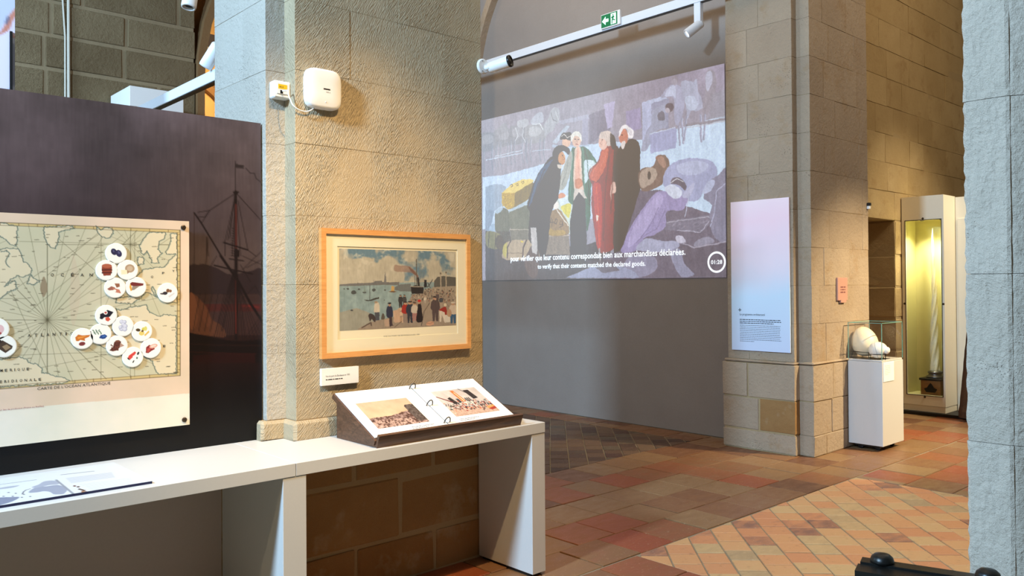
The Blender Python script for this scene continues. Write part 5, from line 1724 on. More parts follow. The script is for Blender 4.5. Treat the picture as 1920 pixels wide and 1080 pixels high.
# background men, donkey at the right
BL1, BL2, BL3 = (164, 164, 186), (186, 190, 212), (142, 136, 150)
c.poly([(245, 560), (400, 520), (410, 740), (330, 770), (250, 700)], (158, 150, 178)); c.poly([(10, 490), (130, 450), (100, 730), (50, 750)], (178, 172, 200), .9)
c.poly([(420, 470), (640, 400), (700, 430), (700, 740), (520, 740), (420, 930)], (150, 150, 172)); c.poly([(418, 470), (515, 470), (520, 700), (470, 760), (425, 900)], (176, 180, 206)); c.poly([(420, 468), (640, 402), (690, 425), (520, 480)], (178, 184, 208))
c.smooth([(690, 310), (740, 280), (820, 290), (860, 360), (870, 480), (850, 600), (790, 720), (760, 600), (750, 420), (640, 420), (620, 400)], BL1); c.smooth([(700, 320), (760, 290), (780, 420), (740, 400), (660, 400)], BL2); c.ell(762, 235, 32, 48, (160, 154, 168)); c.smooth([(730, 230), (745, 185), (790, 190), (795, 260), (775, 215)], (146, 138, 150))
c.smooth([(530, 560), (640, 490), (700, 480), (660, 600), (690, 720), (560, 780), (480, 960), (420, 990), (410, 960), (460, 800), (520, 700)], (158, 160, 180)); c.ell(710, 520, 44, 50, (120, 110, 118)); c.ell(690, 550, 24, 26, (176, 168, 180)); c.smooth([(580, 600), (640, 560), (660, 650), (600, 660)], (126, 122, 134))
c.poly([(500, 800), (770, 730), (790, 760), (780, 950), (510, 1010)], (164, 166, 196)); c.line([(502, 802), (770, 734)], 1.6, (196, 204, 224))
c.smooth([(830, 270), (880, 235), (960, 250), (1000, 220), (1010, 330), (1050, 420), (1060, 520), (1000, 560), (940, 560), (900, 640), (880, 480)], (166, 168, 188)); c.smooth([(880, 420), (960, 400), (1010, 480), (980, 550), (900, 540)], (180, 186, 206))
c.smooth([(1100, 150), (1150, 110), (1200, 180), (1200, 360), (1150, 520), (1090, 640), (1060, 560), (1080, 400), (1090, 250)], (150, 144, 156)); c.smooth([(1095, 170), (1150, 130), (1170, 230), (1120, 350), (1095, 300)], (172, 172, 190))
for x0, y0, x1, y1 in ((840, 640, 860, 900), (890, 620, 870, 860), (1040, 600, 1050, 880), (1090, 600, 1075, 860), (810, 720, 820, 920)):
    c.line([(x0, y0), (x1, y1)], 4.5, (152, 152, 172)); c.line([(x0 + 8, y0), (x1 + 6, y1)], 1.2, (188, 192, 212))
c.line([(890, 710), (1100, 680), (1310, 640)], 5, (146, 140, 150)); c.line([(890, 740), (1310, 665)], 1.4, (180, 178, 186)); c.poly([(1160, 380), (1310, 330), (1310, 620), (1120, 650)], (152, 150, 162), .7)
c.ell(620, 1060, 60, 40, (150, 120, 112))
# seated figure and bundles, right foreground
c.crop(*P4)
c.poly([(300, 330), (480, 330), (560, 420), (1010, 560), (1010, 1060), (0, 1060), (0, 860), (150, 820)], (126, 118, 130))
c.smooth([(285, 210), (330, 150), (400, 140), (440, 70), (480, 40), (530, 80), (535, 150), (480, 280), (380, 330), (310, 330)], (136, 118, 112)); c.smooth([(300, 200), (360, 150), (430, 160), (430, 240), (340, 310), (305, 300)], (172, 156, 146)); c.ell(376, 210, 14, 34, (110, 92, 86)); c.smooth([(440, 70), (480, 55), (510, 110), (500, 150), (460, 120)], (164, 136, 126))
c.smooth([(490, 220), (540, 130), (640, 80), (760, 70), (870, 90), (920, 150), (915, 230), (830, 300), (780, 400), (700, 420), (600, 330), (500, 300)], (162, 164, 192)); c.smooth([(600, 130), (760, 90), (860, 130), (780, 200), (640, 200)], (180, 184, 208), .8)
c.smooth([(820, 330), (860, 260), (930, 210), (1010, 180), (1010, 720), (900, 700), (860, 560), (880, 450), (820, 400)], (142, 138, 156)); c.smooth([(810, 330), (850, 260), (910, 250), (880, 330), (820, 360)], (178, 182, 206)); c.line([(1000, 270), (920, 340), (900, 520), (870, 620)], 2, (172, 172, 194))
c.poly([(520, 580), (860, 530), (880, 590), (800, 670), (620, 660), (500, 650)], (134, 128, 142)); c.line([(520, 590), (860, 545)], 1.2, (176, 172, 184)); c.line([(600, 655), (790, 668), (860, 580)], 1.6, (176, 172, 188))
for k in range(14):
    x, y = random.uniform(540, 840), random.uniform(580, 650)
    c.line([(x, y), (x + random.uniform(20, 50), y - random.uniform(5, 30))], .8, (168, 162, 176), .7)
c.poly([(600, 760), (740, 790), (1010, 740), (1010, 1030), (640, 1030)], (120, 112, 122)); c.line([(650, 760), (740, 795), (1010, 745)], 2.4, (164, 158, 172)); c.smooth([(740, 760), (820, 710), (890, 720), (890, 755), (760, 785)], (150, 146, 162))
c.smooth([(400, 380), (470, 335), (530, 350), (600, 380), (660, 370), (690, 400), (640, 490), (520, 500), (510, 620), (420, 690), (330, 720), (270, 820), (150, 830), (170, 760), (240, 600)], (158, 148, 182)); c.smooth([(420, 380), (470, 350), (480, 430), (380, 600), (280, 740), (200, 790), (260, 600)], (176, 166, 200), .8)
c.line([(450, 470), (380, 620), (270, 760)], 1.0, (130, 120, 150)); c.line([(500, 500), (440, 640), (330, 700)], 1.0, (130, 120, 150))
c.smooth([(500, 320), (560, 280), (640, 340), (620, 390), (560, 390)], (196, 200, 216)); c.smooth([(545, 270), (570, 230), (630, 235), (675, 290), (665, 330), (620, 290), (575, 280)], (120, 112, 122)); c.line([(545, 268), (600, 240), (650, 260)], 1.2, (206, 206, 212))
c.line([(700, 360), (665, 545)], 1.8, (184, 186, 206)); c.smooth([(640, 380), (700, 300), (740, 270), (730, 330), (690, 390)], (176, 176, 200))
c.smooth([(270, 790), (350, 720), (480, 740), (600, 740), (610, 790), (480, 830), (300, 820)], (168, 168, 190)); c.smooth([(590, 700), (640, 700), (670, 745), (610, 755)], (188, 184, 200)); c.smooth([(550, 820), (620, 800), (660, 920), (740, 1010), (640, 1030), (570, 920)], (150, 148, 168)); c.smooth([(200, 880), (400, 860), (440, 960), (330, 1030), (180, 1030)], (150, 146, 166))
c.poly([(-300, 1040), (-100, 950), (120, 930), (260, 990), (300, 1040)], (158, 160, 182)); c.poly([(-130, 900), (60, 890), (140, 980), (0, 1000)], (120, 110, 114), .7)
c.crop()
# brush grain and fading towards the edges
painterly(c, 1.5, .07, 14, 31)
gr = fbm(H_, W2, 5, 2, 77)
c.a *= (1 + (gr - .5) * .14)[..., None]
dkc = lin((112, 104, 101))
c.build('light_image', vcol('projected_light', .9, 1.0, rgba((162, 152, 144))), prj, f=lambda q: np.clip(q - dkc * .95, 0, None) * 1.15)
for s_, a, b, h in (('pour vérifier que leur contenu correspondait bien aux marchandises déclarées.', (957.5, 491), (1285, 476.5), .092),
                    ('to verify that their contents matched the declared goods.', (1008, 504), (1210, 497.5), .074)):
    O = at(*a, 0, PX - .004)
    E_ = at(*b, 0, PX - .004)
    text('subtitle_word', s_, O - Z_ * .018, (0, -1, 0), Z_, M['caption'], prj, width=abs(E_[1] - O[1]), height=h, bold=.012, words=True)
tc = at(1343.5, 491.5, 0, PX - .004)
ringv, ringf = [], []
for k in range(48):
    t = 2 * math.pi * k / 48
    for r_ in (.088, .108):
        ringv.append((tc[0], tc[1] + r_ * math.cos(t), tc[2] + r_ * math.sin(t)))
for k in range(48):
    j = (k + 1) % 48
    ringf.append((2 * k, 2 * k + 1, 2 * j + 1, 2 * j))
add('timer_ring', (ringv, ringf), M['caption'], prj)
text('timer_digits', '01:28', tc + np.array((0, .066, -.02)), (0, -1, 0), Z_, M['caption'], prj, width=.132, height=.042, bold=.015)

# ================================================================== RAIL, EXIT SIGN AND SPOT ABOVE THE PROJECTION
RX = 6.72


def rail_line(a, b, X):
    return at(*a, 0, X), at(*b, 0, X)


r0, r1 = rail_line((940, 112), (1318, -5), RX)
rz = (r0[2] + r1[2]) / 2
rail = empty('lighting_rail', (RX, 6.0, rz - .05), 'long white lighting rail spanning above the projected painting', 'rail')
add('channel', cbox(RX - .03, 3.9, rz - .045, RX + .03, 8.41, rz + .045, c=.003), M['rail'], rail)
add('slot', box(RX - .022, 3.9, rz - .0495, RX + .022, 8.41, rz - .0445), M['darkplastic'], rail)
e0, e1 = at(1127, 49, 0, RX - .06), at(1157, 41, 0, RX - .06)
sg = empty('exit_sign', (RX - .05, (e0[1] + e1[1]) / 2, e0[2] - .05), 'small green illuminated exit sign with arrow and running figure on the rail', 'sign')
sz0, sz1 = rz - .02, rz + .115
add('housing', cbox(RX - .055, e1[1] - .035, sz0 - .012, RX - .028, e0[1] + .008, sz1 + .008, c=.003), M['white_plastic'], sg)
xs = RX - .0565
add('green_panel', box(xs, e1[1], sz0, xs + .002, e0[1], sz1), M['signgreen'], sg)
W_s = e0[1] - e1[1]
ysg = lambda u: e0[1] - u * W_s
zsg = lambda v: sz1 - v * (sz1 - sz0)
add('white_field', box(xs - .001, ysg(.92), zsg(.92), xs, ysg(.60), zsg(.08)), M['signwhite'], sg)


def flat(pts, x):
    return [(x, ysg(u), zsg(v)) for u, v in pts], [tuple(range(len(pts)))]


add('arrow', flat([(.05, .5), (.28, .16), (.28, .38), (.46, .38), (.46, .62), (.28, .62), (.28, .84)], xs - .0012), M['signwhite'], sg)
add('running_figure', join(flat([(.70, .18), (.75, .15), (.79, .19), (.77, .27), (.71, .27)], xs - .0022),
                           flat([(.68, .30), (.80, .28), (.84, .42), (.79, .43), (.77, .55), (.88, .62), (.87, .70), (.72, .62), (.70, .90), (.65, .90), (.66, .58), (.70, .45), (.63, .46), (.62, .40)], xs - .0022)), M['signgreen'], sg)


def spot_head(name, P, aim, s_, label, mat, lens, group=None, box_top=None, stem_to=None):
    """cylindrical track spot: adapter, yoke and body"""
    P = np.array(P, float)
    aim = np.array(aim, float); aim /= np.linalg.norm(aim)
    o = empty(name, tuple(P), label, 'spotlight', group)
    if box_top is not None:
        add('driver_box', cbox(P[0] - .02 * s_, P[1] - .03 * s_, P[2] + .02 * s_, P[0] + .02 * s_, P[1] + .03 * s_, P[2] + box_top, c=.003), mat, o)
    if stem_to is not None:
        add('stem', tube([P, stem_to], .010 * s_, 10), mat, o)
    add('yoke', tube([P + Z_ * .03 * s_, P, P + aim * .04 * s_], .011 * s_, 10), mat, o, smooth=True)
    add('body', lathe([(.030 * s_, -.01 * s_), (.036 * s_, 0), (.038 * s_, .13 * s_), (.036 * s_, .14 * s_), (.028 * s_, .14 * s_), (.026 * s_, .12 * s_)], P - aim * .02 * s_, aim, 24), mat, o, smooth=True)
    add('lens', lathe([(.026 * s_, 0), (.020 * s_, .004 * s_)], P + aim * .105 * s_, aim, 20), lens, o)
    return o


h0 = at(1313, 42, 0, RX)
spot_head('track_spotlight', (RX, h0[1] + .02, h0[2] - .02), (-.55, .45, -.55), 1.25, 'lit white track spotlight hanging from the rail above the text panel', M['rail'], M['lamp'], 'track spotlights', box_top=.26)
for dy, dz in ((.02, -.02), (-.05, -.05), (.05, .03)):
    pass

# ================================================================== RIGHT PIER: TEXT PANEL, PLAQUE, SENSOR
TX = BX - .022
t0, t1 = at(1369.8, 379.5, 0, TX), at(1482, 662, 0, TX)
tp = empty('text_panel', (TX, (t0[1] + t1[1]) / 2, t1[2]), 'tall narrow text panel fading from pink to pale blue', 'sign')
t_ = NT('pink_blue_fade')  # board colour runs from pale blue low down to pink at the top
pos = t_.n('ShaderNodeNewGeometry').outputs['Position']
sx = t_.n('ShaderNodeSeparateXYZ'); t_.l(pos, sx.inputs[0])
fz = t_.math('DIVIDE', t_.math('SUBTRACT', sx.outputs[2], t1[2]), t0[2] - t1[2], True)
fz = t_.math('ADD', fz, t_.math('MULTIPLY', t_.math('SUBTRACT', t_.noise(pos, 2.2, 2), .5), .22), True)
t_.l(t_.ramp(fz, [(0.0, rgba((206, 218, 240))), (.35, rgba((206, 226, 242))), (.62, rgba((240, 222, 230))), (.85, rgba((248, 214, 222))), (1.0, rgba((248, 222, 226)))]), t_.b.inputs['Base Color'])
t_.b.inputs['Roughness'].default_value = .55
add('board', box(TX, t1[1], t1[2], TX + .014, t0[1], t0[2]), t_.m, tp)
TU = np.array((0, -1.0, 0))
tpp = lambda x, y: at(x, y, 0, TX - .0012)
a = tpp(1387, 581)
add('cross_mark', join(([(a[0], a[1] + .016, a[2] + .003), (a[0], a[1] - .016, a[2] + .003), (a[0], a[1] - .016, a[2] - .003), (a[0], a[1] + .016, a[2] - .003)], [(0, 1, 2, 3)]),
                       ([(a[0], a[1] + .003, a[2] + .016), (a[0], a[1] - .003, a[2] + .016), (a[0], a[1] - .003, a[2] - .016), (a[0], a[1] + .003, a[2] - .016)], [(0, 1, 2, 3)])), M['ink'], tp)
a, b = tpp(1387, 592.5), tpp(1434, 593)
text('heading', 'Le programme architectural', a, TU, Z_, M['ink'], tp, width=a[1] - b[1], height=.028)
a, b = tpp(1387, 599.5), tpp(1465, 600)
word_rows('bold_text', a, TU, Z_, a[1] - b[1], 3, .0165, .0065, M['ink'], tp, .82, 11)
a = tpp(1387.3, 610)
word_rows('body_text', a, TU, Z_, a[1] - b[1], 10, .0165, .0045, M['ink_grey'], tp, .35, 12)

q0, q1 = at(1571, 520.5, 1, BYR - .02), at(1589.5, 563, 1, BYR - .02)
pq = empty('wall_plaque', ((q0[0] + q1[0]) / 2, BYR, q1[2]), 'small dusty pink plaque above the glass vitrine', 'plaque')
add('plate', cbox(q0[0], BYR - .02, q1[2], q1[0], BYR - .003, q0[2], c=.002), M['pinkplaque'], pq)
add('foot_tab', box(q0[0] + .05, BYR - .024, q1[2] - .02, q1[0] - .04, BYR - .006, q1[2] + .01), M['pinkplaque'], pq)
word_rows('lettering', (q0[0] + .05, BYR - .0208, q0[2] - .095), X_, Z_, .10, 3, .024, .012, plain('plaque_ink', (120, 70, 66), .7), pq, 1.0, 6)
s_c = at(1630, 387, 0, BXR - .05)
sens = empty('presence_sensor', (BXR - .02, BYR - .01, 2.25), 'tiny black and white sensor high on the pier corner', 'sensor')
sz = at(1630, 387, 1, BYR)[2]
add('housing', cbox(BXR - .035, BYR - .028, sz - .03, BXR + .0, BYR - .002, sz + .0, c=.003), M['white_plastic'], sens)
add('eye', cbox(BXR - .036, BYR - .032, sz + .001, BXR + .004, BYR - .002, sz + .032, c=.004), M['darkplastic'], sens)

# ================================================================== PEDESTAL, VITRINE AND EGGS
QX0, QX1, QY0, QY1, QZ = 7.543, 7.998, 3.262, 3.585, .838
QY1 = 3.582
ped = empty('display_pedestal', ((QX0 + QX1) / 2, (QY0 + QY1) / 2, 0), 'white box pedestal on black castors carrying the egg vitrine', 'pedestal')
add('box', cbox(QX0, QY0, .052, QX1, QY1, QZ - .016, c=.002), M['white'], ped)
add('top_tray', cbox(QX0 + .006, QY0 + .006, QZ - .014, QX1 - .006, QY1 - .006, QZ, c=.002), M['white'], ped)
add('base_frame', box(QX0 + .05, QY0 + .05, .028, QX1 - .05, QY1 - .04, .052), M['black'], ped)
for cx in (QX0 + .08, QX1 - .08):
    for cy in (QY0 + .08, QY1 - .08):
        add('castor', lathe([(.010, -.012), (.024, -.010), (.024, .010), (.010, .012)], (cx, cy, .0245), (1, 0, 0), 18), M['darkplastic'], ped, smooth=False)
cz_ = at(1667, 690, 1, QY0)
lab = empty('caption_card', (cz_[0], QY0 - .004, cz_[2] - .06), 'small white caption card stuck on the side of the pedestal', 'label')
l0, l1 = at(1657, 678, 1, QY0 - .006), at(1676.5, 713, 1, QY0 - .006)
add('board', cbox(l0[0], QY0 - .006, l1[2], l1[0], QY0 - .0005, l0[2] - .012, c=.001), M['paper'], lab)
word_rows('lettering', (l0[0] + .02, QY0 - .0066, l0[2] - .045), X_, Z_, .12, 6, .016, .003, M['ink_faint'], lab, .6, 19)
GZ = 1.178
vit = empty('glass_vitrine', ((QX0 + QX1) / 2, (QY0 + QY1) / 2, QZ), 'clear glass case with greenish edges on the white pedestal', 'glass case')
gx0, gx1, gy0, gy1 = QX0 + .004, QX1 - .004, QY0 + .004, QY1 - .004
gt = .005
for nm, bb in (('front_pane', (gx0, gy0, QZ, gx1, gy0 + .0008, GZ)), ('back_pane', (gx0, gy1 - .0008, QZ, gx1, gy1, GZ)),
               ('side_pane', (gx0, gy0, QZ, gx0 + .0008, gy1, GZ)), ('side_pane', (gx1 - .0008, gy0, QZ, gx1, gy1, GZ)), ('top_pane', (gx0, gy0, GZ - .0008, gx1, gy1, GZ))):
    add(nm, box(*bb), M['glass'], vit)
for (x, y) in ((gx0, gy0), (gx1, gy0), (gx0, gy1), (gx1, gy1)):
    add('glass_edge', box(x - gt / 2, y - gt / 2, QZ, x + gt / 2, y + gt / 2, GZ), M['glass_edge'], vit)
for (a, b) in (((gx0, gy0), (gx1, gy0)), ((gx0, gy1), (gx1, gy1)), ((gx0, gy0), (gx0, gy1)), ((gx1, gy0), (gx1, gy1))):
    add('glass_edge', box(min(a[0], b[0]) - gt / 2, min(a[1], b[1]) - gt / 2, GZ - gt / 2, max(a[0], b[0]) + gt / 2, max(a[1], b[1]) + gt / 2, GZ + gt / 2), M['glass_edge'], vit)


def egg_geo(cen, r, length, axis, n=32, m=20, k=.18):
    """egg of revolution; k = how pointed the far end is"""
    prof = []
    for i in range(m + 1):
        t = math.pi * i / m
        z = -math.cos(t) * length / 2
        prof.append((r * math.sin(t) * (1 - k * (z / (length / 2))), z))
    return lathe(prof, cen, axis, n)


# positions from the view: big egg, ridged egg, small egg lean along the case
PXE = 7.73
ec = at(1621, 640, 0, PXE); ec2 = at(1646.5, 656, 0, PXE - .10); ec3 = at(1662.5, 657, 0, PXE - .10)
big = empty('large_egg', (ec[0], ec[1], QZ), 'very large cream egg resting in a wire stand inside the vitrine', 'egg', 'eggs in the vitrine')
big_ax = np.array((.15, .28, 1.0))
add('shell', egg_geo(ec + np.array((0, 0, .0)), .118, .285, big_ax, k=-.14 * -1), M['egg'], big, smooth=True)
mid = empty('ridged_egg', (ec2[0], ec2[1], QZ), 'middle sized pale egg with a dark seam line beside the large egg', 'egg', 'eggs in the vitrine')
add('shell', egg_geo(ec2, .076, .165, (.3, -.9, .2), k=.08), M['egg2'], mid, smooth=True)
sa = np.array((.3, -.9, .2)); sa /= np.linalg.norm(sa)
u_ = np.cross(sa, Z_); u_ /= np.linalg.norm(u_); w_ = np.cross(sa, u_)
add('seam', tube([ec2 - sa * .012 + .0752 * (math.cos(t) * u_ + math.sin(t) * w_) for t in np.linspace(0, 2 * math.pi, 40)], .0016, 6), M['ink_grey'], mid)
add('small_egg', egg_geo(ec3, .030, .066, (.1, -.6, 1), k=.1), M['egg2'], smooth=True, label='smallest pale egg, at the right end inside the vitrine', cat='egg', group='eggs in the vitrine')
std = empty('wire_stand', (PXE - .03, ec[1] - .04, QZ), 'thin black wire stand holding the eggs', 'stand')
zr = QZ + .062
ringp = [(ec[0] + .098 * math.cos(t), ec[1] + .098 * math.sin(t), zr) for t in np.linspace(0, 2 * math.pi, 36)]
add('hoop', tube(ringp, .004, 8), M['blackmetal'], std)
for t in (.6, 2.2, 3.9, 5.3):
    x, y = ec[0] + .098 * math.cos(t), ec[1] + .098 * math.sin(t)
    add('prong', tube([(x, y, zr), (x + .012 * math.cos(t), y + .012 * math.sin(t), zr - .02), (x + .016 * math.cos(t), y + .016 * math.sin(t), QZ + .002)], .004, 8), M['blackmetal'], std)
ring2 = [(ec2[0] + .070 * math.cos(t), ec2[1] + .070 * math.sin(t), QZ + .052) for t in np.linspace(0, 2 * math.pi, 30)]
add('hoop', tube(ring2, .0035, 8), M['blackmetal'], std)
for t in (2.4, 4.6, 6.0):
    x, y = ec2[0] + .070 * math.cos(t), ec2[1] + .070 * math.sin(t)
    add('prong', tube([(x, y, QZ + .052), (x, y, QZ + .002)], .0035, 8), M['blackmetal'], std)
add('base_plate', box(ec[0] - .11, ec[1] - .2, QZ, ec[0] + .09, ec[1] + .09, QZ + .003), M['blackmetal'], std)

# ================================================================== TALL CABINETS WITH THE NARWHAL TUSK
KX, KY0, KY1, KZ0, KZ1, KD = 10.03, 3.618, 4.088, .055, 2.562, .36
oy0, oy1, oz0, oz1 = 3.647, 4.046, .233, 2.278
pl = add('cabinet_platform', cbox(9.99, 2.75, 0, 11.2, 4.095, .04, c=.004), M['black'], label='low black platform under the tall display cabinets', cat='platform')
cab = empty('display_cabinet', (KX + KD / 2, (KY0 + KY1) / 2, .04), 'tall cream display cabinet with lit narrow window holding a twisted tusk', 'cabinet', 'tall cream cabinets')
add('plinth', cbox(KX + .004, KY0 + .004, .04, KX + KD, KY1, .11, c=.002), M['case'], cab)
for bb in ((KX, KY0, .112, KX + .02, KY1, oz0), (KX, KY0, oz1, KX + .02, KY1, KZ1), (KX, KY0, oz0, KX + .02, oy0, oz1), (KX, oy1, oz0, KX + .02, KY1, oz1)):
    add('front_frame', box(*bb), M['case'], cab)
add('side_panel', box(KX + .02, KY0, .112, KX + KD, KY0 + .018, KZ1), M['case'], cab)
add('side_panel', box(KX + .02, KY1 - .018, .112, KX + KD, KY1, KZ1), M['case'], cab)
add('back_panel', box(KX + KD - .02, KY0 + .018, .112, KX + KD, KY1 - .018, KZ1), M['case_in'], cab)
add('top_panel', box(KX + .02, KY0 + .018, KZ1 - .18, KX + KD - .02, KY1 - .018, KZ1), M['case_in'], cab)
add('floor_panel', box(KX + .02, KY0 + .018, oz0 - .03, KX + KD - .02, KY1 - .018, oz0), M['case_in'], cab)
add('lining', box(KX + .021, KY1 - .024, oz0, KX + KD - .02, KY1 - .018, KZ1 - .18), M['case_in'], cab)
add('lining', box(KX + .021, KY0 + .018, oz0, KX + KD - .02, KY0 + .024, KZ1 - .18), M['case_in'], cab)
add('glass_pane', box(KX + .006, oy0, oz0, KX + .0068, oy1, oz1), M['glass'], cab)
for bb in ((KX - .003, oy0 - .008, oz0 - .008, KX + .004, oy1 + .008, oz0), (KX - .003, oy0 - .008, oz1, KX + .004, oy1 + .008, oz1 + .008),
           (KX - .003, oy0 - .008, oz0, KX + .004, oy0, oz1), (KX - .003, oy1, oz0, KX + .004, oy1 + .008, oz1)):
    add('window_trim', box(*bb), M['brass'], cab)
for (y, z) in ((3.846, oz1 + .02), (3.846, oz0 - .02), (oy0 - .018, 1.30), (oy1 + .018, 1.30)):
    add('fastener', lathe([(.013, 0), (.012, .006), (.006, .009)], (KX - .001, y, z), (-1, 0, 0), 16), M['brass'], cab)
for (y, x) in ((3.895, KX + .10), (3.68, KX + .10)):
    b_ = add('mini_spot', lathe([(.020, 0), (.022, .01), (.022, .075), (.018, .08)], (x, y, KZ1 - .205), (.25, .1, -1), 14), M['darkplastic'], cab)
    add('bracket', tube([(x, y, KZ1 - .18), (x, y, KZ1 - .21)], .005, 8), M['steel'], b_)
spot_light('case_lamp_a', (KX + .07, 3.86, 2.26), (KX + .24, 3.82, .5), 34, (1.0, .94, .66), 110, .8, .02)
spot_light('case_lamp_b', (KX + .07, 3.70, 2.26), (KX + .18, 3.72, .5), 34, (1.0, .94, .66), 110, .8, .02)
add('back_board', box(KX + .05, KY1 + .002, .04, KX + KD, KY1 + .05, KZ1 - .01), M['case'], cab)
# tusk and its stand
tb = at(1750, 700, 0, KX + .17); tt_ = at(1758, 428, 0, KX + .17)
tbz = at(1753, 697, 0, KX + .17)
box_y = at(1750, 720, 0, KX + .17)[1]
dst = empty('tusk_stand', (KX + .18, box_y, oz0), 'tawny wooden box with black scalloped mount under the tusk', 'stand')
bz1 = at(1750, 708, 0, KX + .17)[2]
add('box', cbox(KX + .06, box_y - .12, oz0, KX + .30, box_y + .10, bz1 - .025, c=.003), M['boxwood'], dst)
add('lid', cbox(KX + .045, box_y - .135, bz1 - .025, KX + .315, box_y + .115, bz1, c=.004), M['blackmetal'], dst)
add('mount', lathe([(.10, 0), (.095, .02), (.075, .03), (.07, .05), (.085, .06), (.08, .075), (.05, .085)], (KX + .18, box_y - .02, bz1), (0, 0, 1), 24), M['steel'], dst, smooth=True)
em = [(-.075, .02), (-.04, .035), (-.015, .075), (0, .09), (.015, .075), (.04, .035), (.075, .02), (.05, -.02), (-.05, -.02)]
add('emblem', slab([(KX + .0585, box_y - .01 + a_, oz0 + .05 + b_) for a_, b_ in em], (-1, 0, 0), .004), M['blackmetal'], dst)
ty0, ty1, tz0_, tz1_ = box_y - .02, box_y - .01, bz1 + .08, at(1752, 428, 0, KX + .17)[2]
V, F = [], []
NS, NA = 120, 20
for i in range(NS):
    f_ = i / (NS - 1)
    z = tz0_ + (tz1_ - tz0_) * f_
    r = .045 * (1 - f_) ** .75 + .003
    sway = .006 * math.sin(f_ * 9)
    for k in range(NA):
        t = 2 * math.pi * k / NA
        rr_ = r * (1 + .20 * math.sin(4 * t - f_ * 42))
        V.append((KX + .18 + rr_ * math.cos(t), ty0 + (ty1 - ty0) * f_ + sway + rr_ * math.sin(t), z))
for i in range(NS - 1):
    F += [(i * NA + k, i * NA + (k + 1) % NA, (i + 1) * NA + (k + 1) % NA, (i + 1) * NA + k) for k in range(NA)]
F.append(tuple((NS - 1) * NA + k for k in range(NA)))
add('narwhal_tusk', fix_normals((V, F)), M['ivory'], smooth=True, label='long spiral ivory narwhal tusk standing inside the lit cabinet', cat='tusk')
# neighbouring cabinet
K2 = KX + .355
cab2 = empty('display_cabinet', (K2 + .2, 3.2, .04), 'second cream cabinet set back behind the tusk cabinet', 'cabinet', 'tall cream cabinets')
add('body', cbox(K2, 2.80, .04, K2 + .4, KY0 - .004, KZ1 - .01, c=.002), M['case'], cab2)
add('door', cbox(K2 - .012, 2.86, .2, K2 - .001, KY0 - .03, 2.30, c=.002), M['case'], cab2)
# dark tapering object beside the cabinets
dp = at(1812.5, 783, 2, .04)
prof = []
for i in range(16):
    f_ = i / 15
    prof.append((.085 * (1 - .6 * f_) * (1 + rng.uniform(-.06, .06)), 1.02 * f_))
add('carved_trunk', lathe(prof, (dp[0], dp[1], .04), (.0, -.05, 1), 14), M['bark'], label='dark rough brown trunk beside the tall cabinet, half hidden by the near pier', cat='trunk')

# ================================================================== UPPER LEFT: RAILS, SPOTS, BOX, PAINTED SCREEN
X1 = 2.2
a, b = at(402, 138, 0, X1), at(275, 202, 0, X1)
lr = empty('lighting_rail', (X1, 6.4, a[2] - .1), 'pale blue lighting rail slanting up behind the dark panel', 'rail')
zr_ = (a[2] + b[2]) / 2
add('channel', cbox(X1 - .03, 4.42, zr_ - .055, X1 + .03, LY - .03, zr_ + .02, c=.003), M['rail'], lr)
add('slot', box(X1 - .02, 4.42, zr_ - .06, X1 + .02, LY - .03, zr_ - .0545), M['darkplastic'], lr)
P = at(405, 92, 0, X1 - .02)
spot_head('track_spotlight', tuple(P), (-.30, .45, -.75), 1.15, 'white track spotlight with small stickers above the slanting rail', M['white_plastic'], M['black'], 'track spotlights', stem_to=np.array((X1, P[1] + .02, zr_)))
P = at(360, -24, 0, X1 + .3)
spot_head('track_spotlight', tuple(P), (-.2, -.1, -1), 1.5, 'white spotlight poking down at the top edge left of the pier', M['white_plastic'], M['black'], 'track spotlights', stem_to=P + np.array((0, 0, .6)))
X3 = 3.6
a = at(391, 163, 0, X3)
o = empty('lighting_rail', (X3, 10, a[2] - .04), 'short pinkish rail seen through the arch beside the pier', 'rail')
add('channel', box(X3 - .04, 9.7, a[2] - .05, X3 + .04, 11.9, a[2] + .05), plain('pink_rail', (214, 178, 206), .5), o)
a = at(380, 77, 1, 9.8)
o = empty('tie_beam', (4.2, 9.8, a[2] - .07), 'grey horizontal beam crossing the arch beside the pier', 'beam')
add('beam', cbox(3.5, 9.72, a[2] - .08, 5.6, 9.88, a[2] + .08, c=.004), plain('grey_beam', (150, 136, 124), .6), o)
w0_ = at(243, 160, 1, 8.4)
wbx = empty('projector_housing', (2.87, 8.7, 3.3), 'white box housing on the far wall above the dark panel', 'box')
add('case', cbox(w0_[0], 8.4, w0_[2] - .20, 3.16, LY - .012, w0_[2], c=.004), M['white_matte'], wbx)
add('latch', box(w0_[0] + .10, 8.39, w0_[2] - .225, w0_[0] + .13, 8.42, w0_[2] - .19), M['darkplastic'], wbx)
cx_ = at(125, 100, 1, LY)[0]
add('conduit_cable', join(tube([(cx_ + .012, LY - .02, 1.9), (cx_ + .012, LY - .02, 5.2)], .014, 8), tube([(cx_ - .018, LY - .018, 1.9), (cx_ - .018, LY - .018, 4.05), (cx_ - .05, LY - .018, 4.6)], .009, 8)),
    plain('grey_conduit', (196, 190, 174), .5), label='pale cables running down the far left stone wall', cat='cable')
SYP = 5.4
sx1 = at(28, 80, 1, SYP)[0]
scr = empty('painted_screen', (sx1 - .7, SYP, .8), 'tall pink and blue painted panel at the upper left edge', 'panel')
add('board', box(sx1 - 1.5, SYP + .002, .8, sx1, SYP + .03, 3.9), M['white_matte'], scr)
c = Canvas((sx1 - 1.5, SYP, 3.9), X_ * 1.5, -Z_ * 1.9, 150, 190, (240, 222, 240))
H_, W2 = c.H, c.W
nn = fbm(H_, W2, 70, 4, 61)
c.a[nn > .52] = (196, 204, 226)
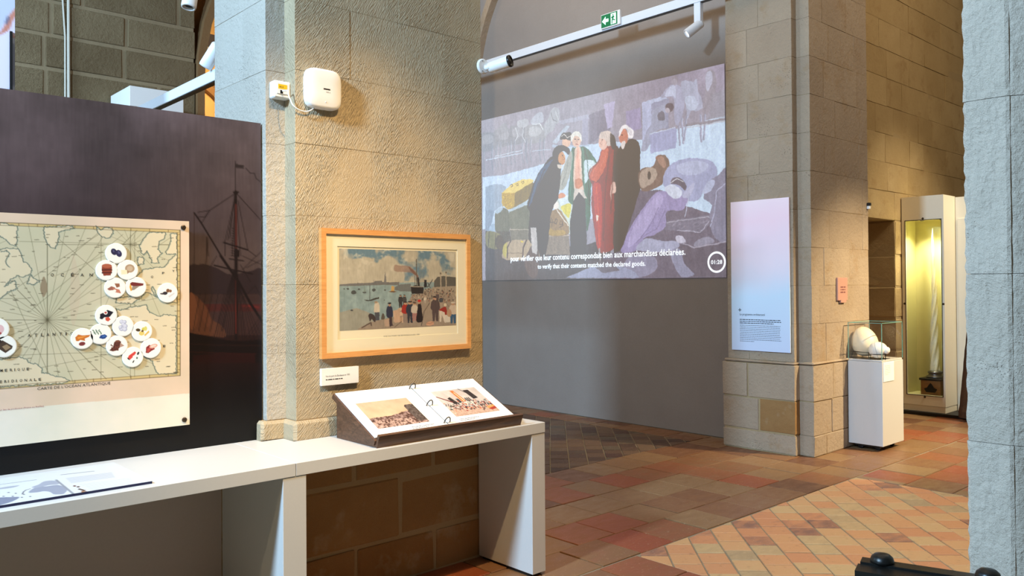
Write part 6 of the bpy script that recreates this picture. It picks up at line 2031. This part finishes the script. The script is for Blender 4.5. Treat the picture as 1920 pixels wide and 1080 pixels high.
c.a[(nn > .47) & (nn < .52)] = (222, 140, 116)
c.a[nn > .62] = (150, 160, 186)
c.crop(0, 0, 160 / 864)
c.poly([(155, -100), (155, 110), (60, 200), (0, 290), (-300, 420), (-300, -100)], (206, 210, 228), .8)
c.line([(160, 110), (95, 190), (70, 260), (20, 340), (-60, 420)], 9, (218, 140, 118)); c.line([(75, 180), (55, 230)], 5, (130, 120, 140))
c.poly([(105, 300), (105, 900), (-300, 900), (-300, 480)], (250, 232, 250))
c.build('print', M['print'], scr)
bs = at(20, 100, 1, SYP - .03)[0]; be = at(25, 100, 1, SYP - .03)[0]
scz = at(22, 57, 1, SYP - .03)[2]
add('dark_slit', box(bs, SYP - .012, .8, be, SYP - .001, scz), M['black'], scr)

# ================================================================== BLACK STAND IN THE LOWER RIGHT CORNER
HB = .965
k0, k1 = at(1617, 1044, 2, HB), at(1831, 1076, 2, HB)
bu = (k1 - k0) / np.linalg.norm(k1 - k0)
bw = np.cross(Z_, bu)
if bw @ (CAM - k0) < 0: bw = -bw
stn = empty('barrier_stand', tuple((k0 + bu * .15 + bw * .03) * np.array((1, 1, 0))), 'black metal stand with two domed bolts in the lower right corner', 'stand')


def sb(u0, u1, w0, w1, z0, z1):
    q = [k0 + bu * u + bw * w for u, w in ((u0, w0), (u1, w0), (u1, w1), (u0, w1))]
    return fix_normals(prism([(p[0], p[1]) for p in q], z0, z1))


add('top_plate', sb(0, .62, 0, .034, HB - .012, HB), M['blackmetal'], stn)
add('front_plate', sb(-.004, .20, .036, .085, HB - .05, HB - .004), M['blackmetal'], stn)
add('front_plate', sb(.203, .62, .036, .085, HB - .05, HB - .006), M['blackmetal'], stn)
for px in (1655, 1853):
    P = at(px, 1052 if px < 1700 else 1081, 2, HB)
    u_p = (P - k0) @ bu
    Pm = k0 + bu * u_p + bw * .016
    add('dome_bolt', lathe([(.0235, 0), (.0235, .004), (.021, .011), (.015, .0165), (.007, .0185), (.001, .019)], (Pm[0], Pm[1], HB), (0, 0, 1), 24), M['blackmetal'], stn, smooth=True)
for u in (.10, .52):
    add('post', sb(u - .02, u + .02, .01, .05, .02, HB - .012), M['blackmetal'], stn)
    add('foot', sb(u - .03, u + .03, -.10, .16, 0, .02), M['blackmetal'], stn)
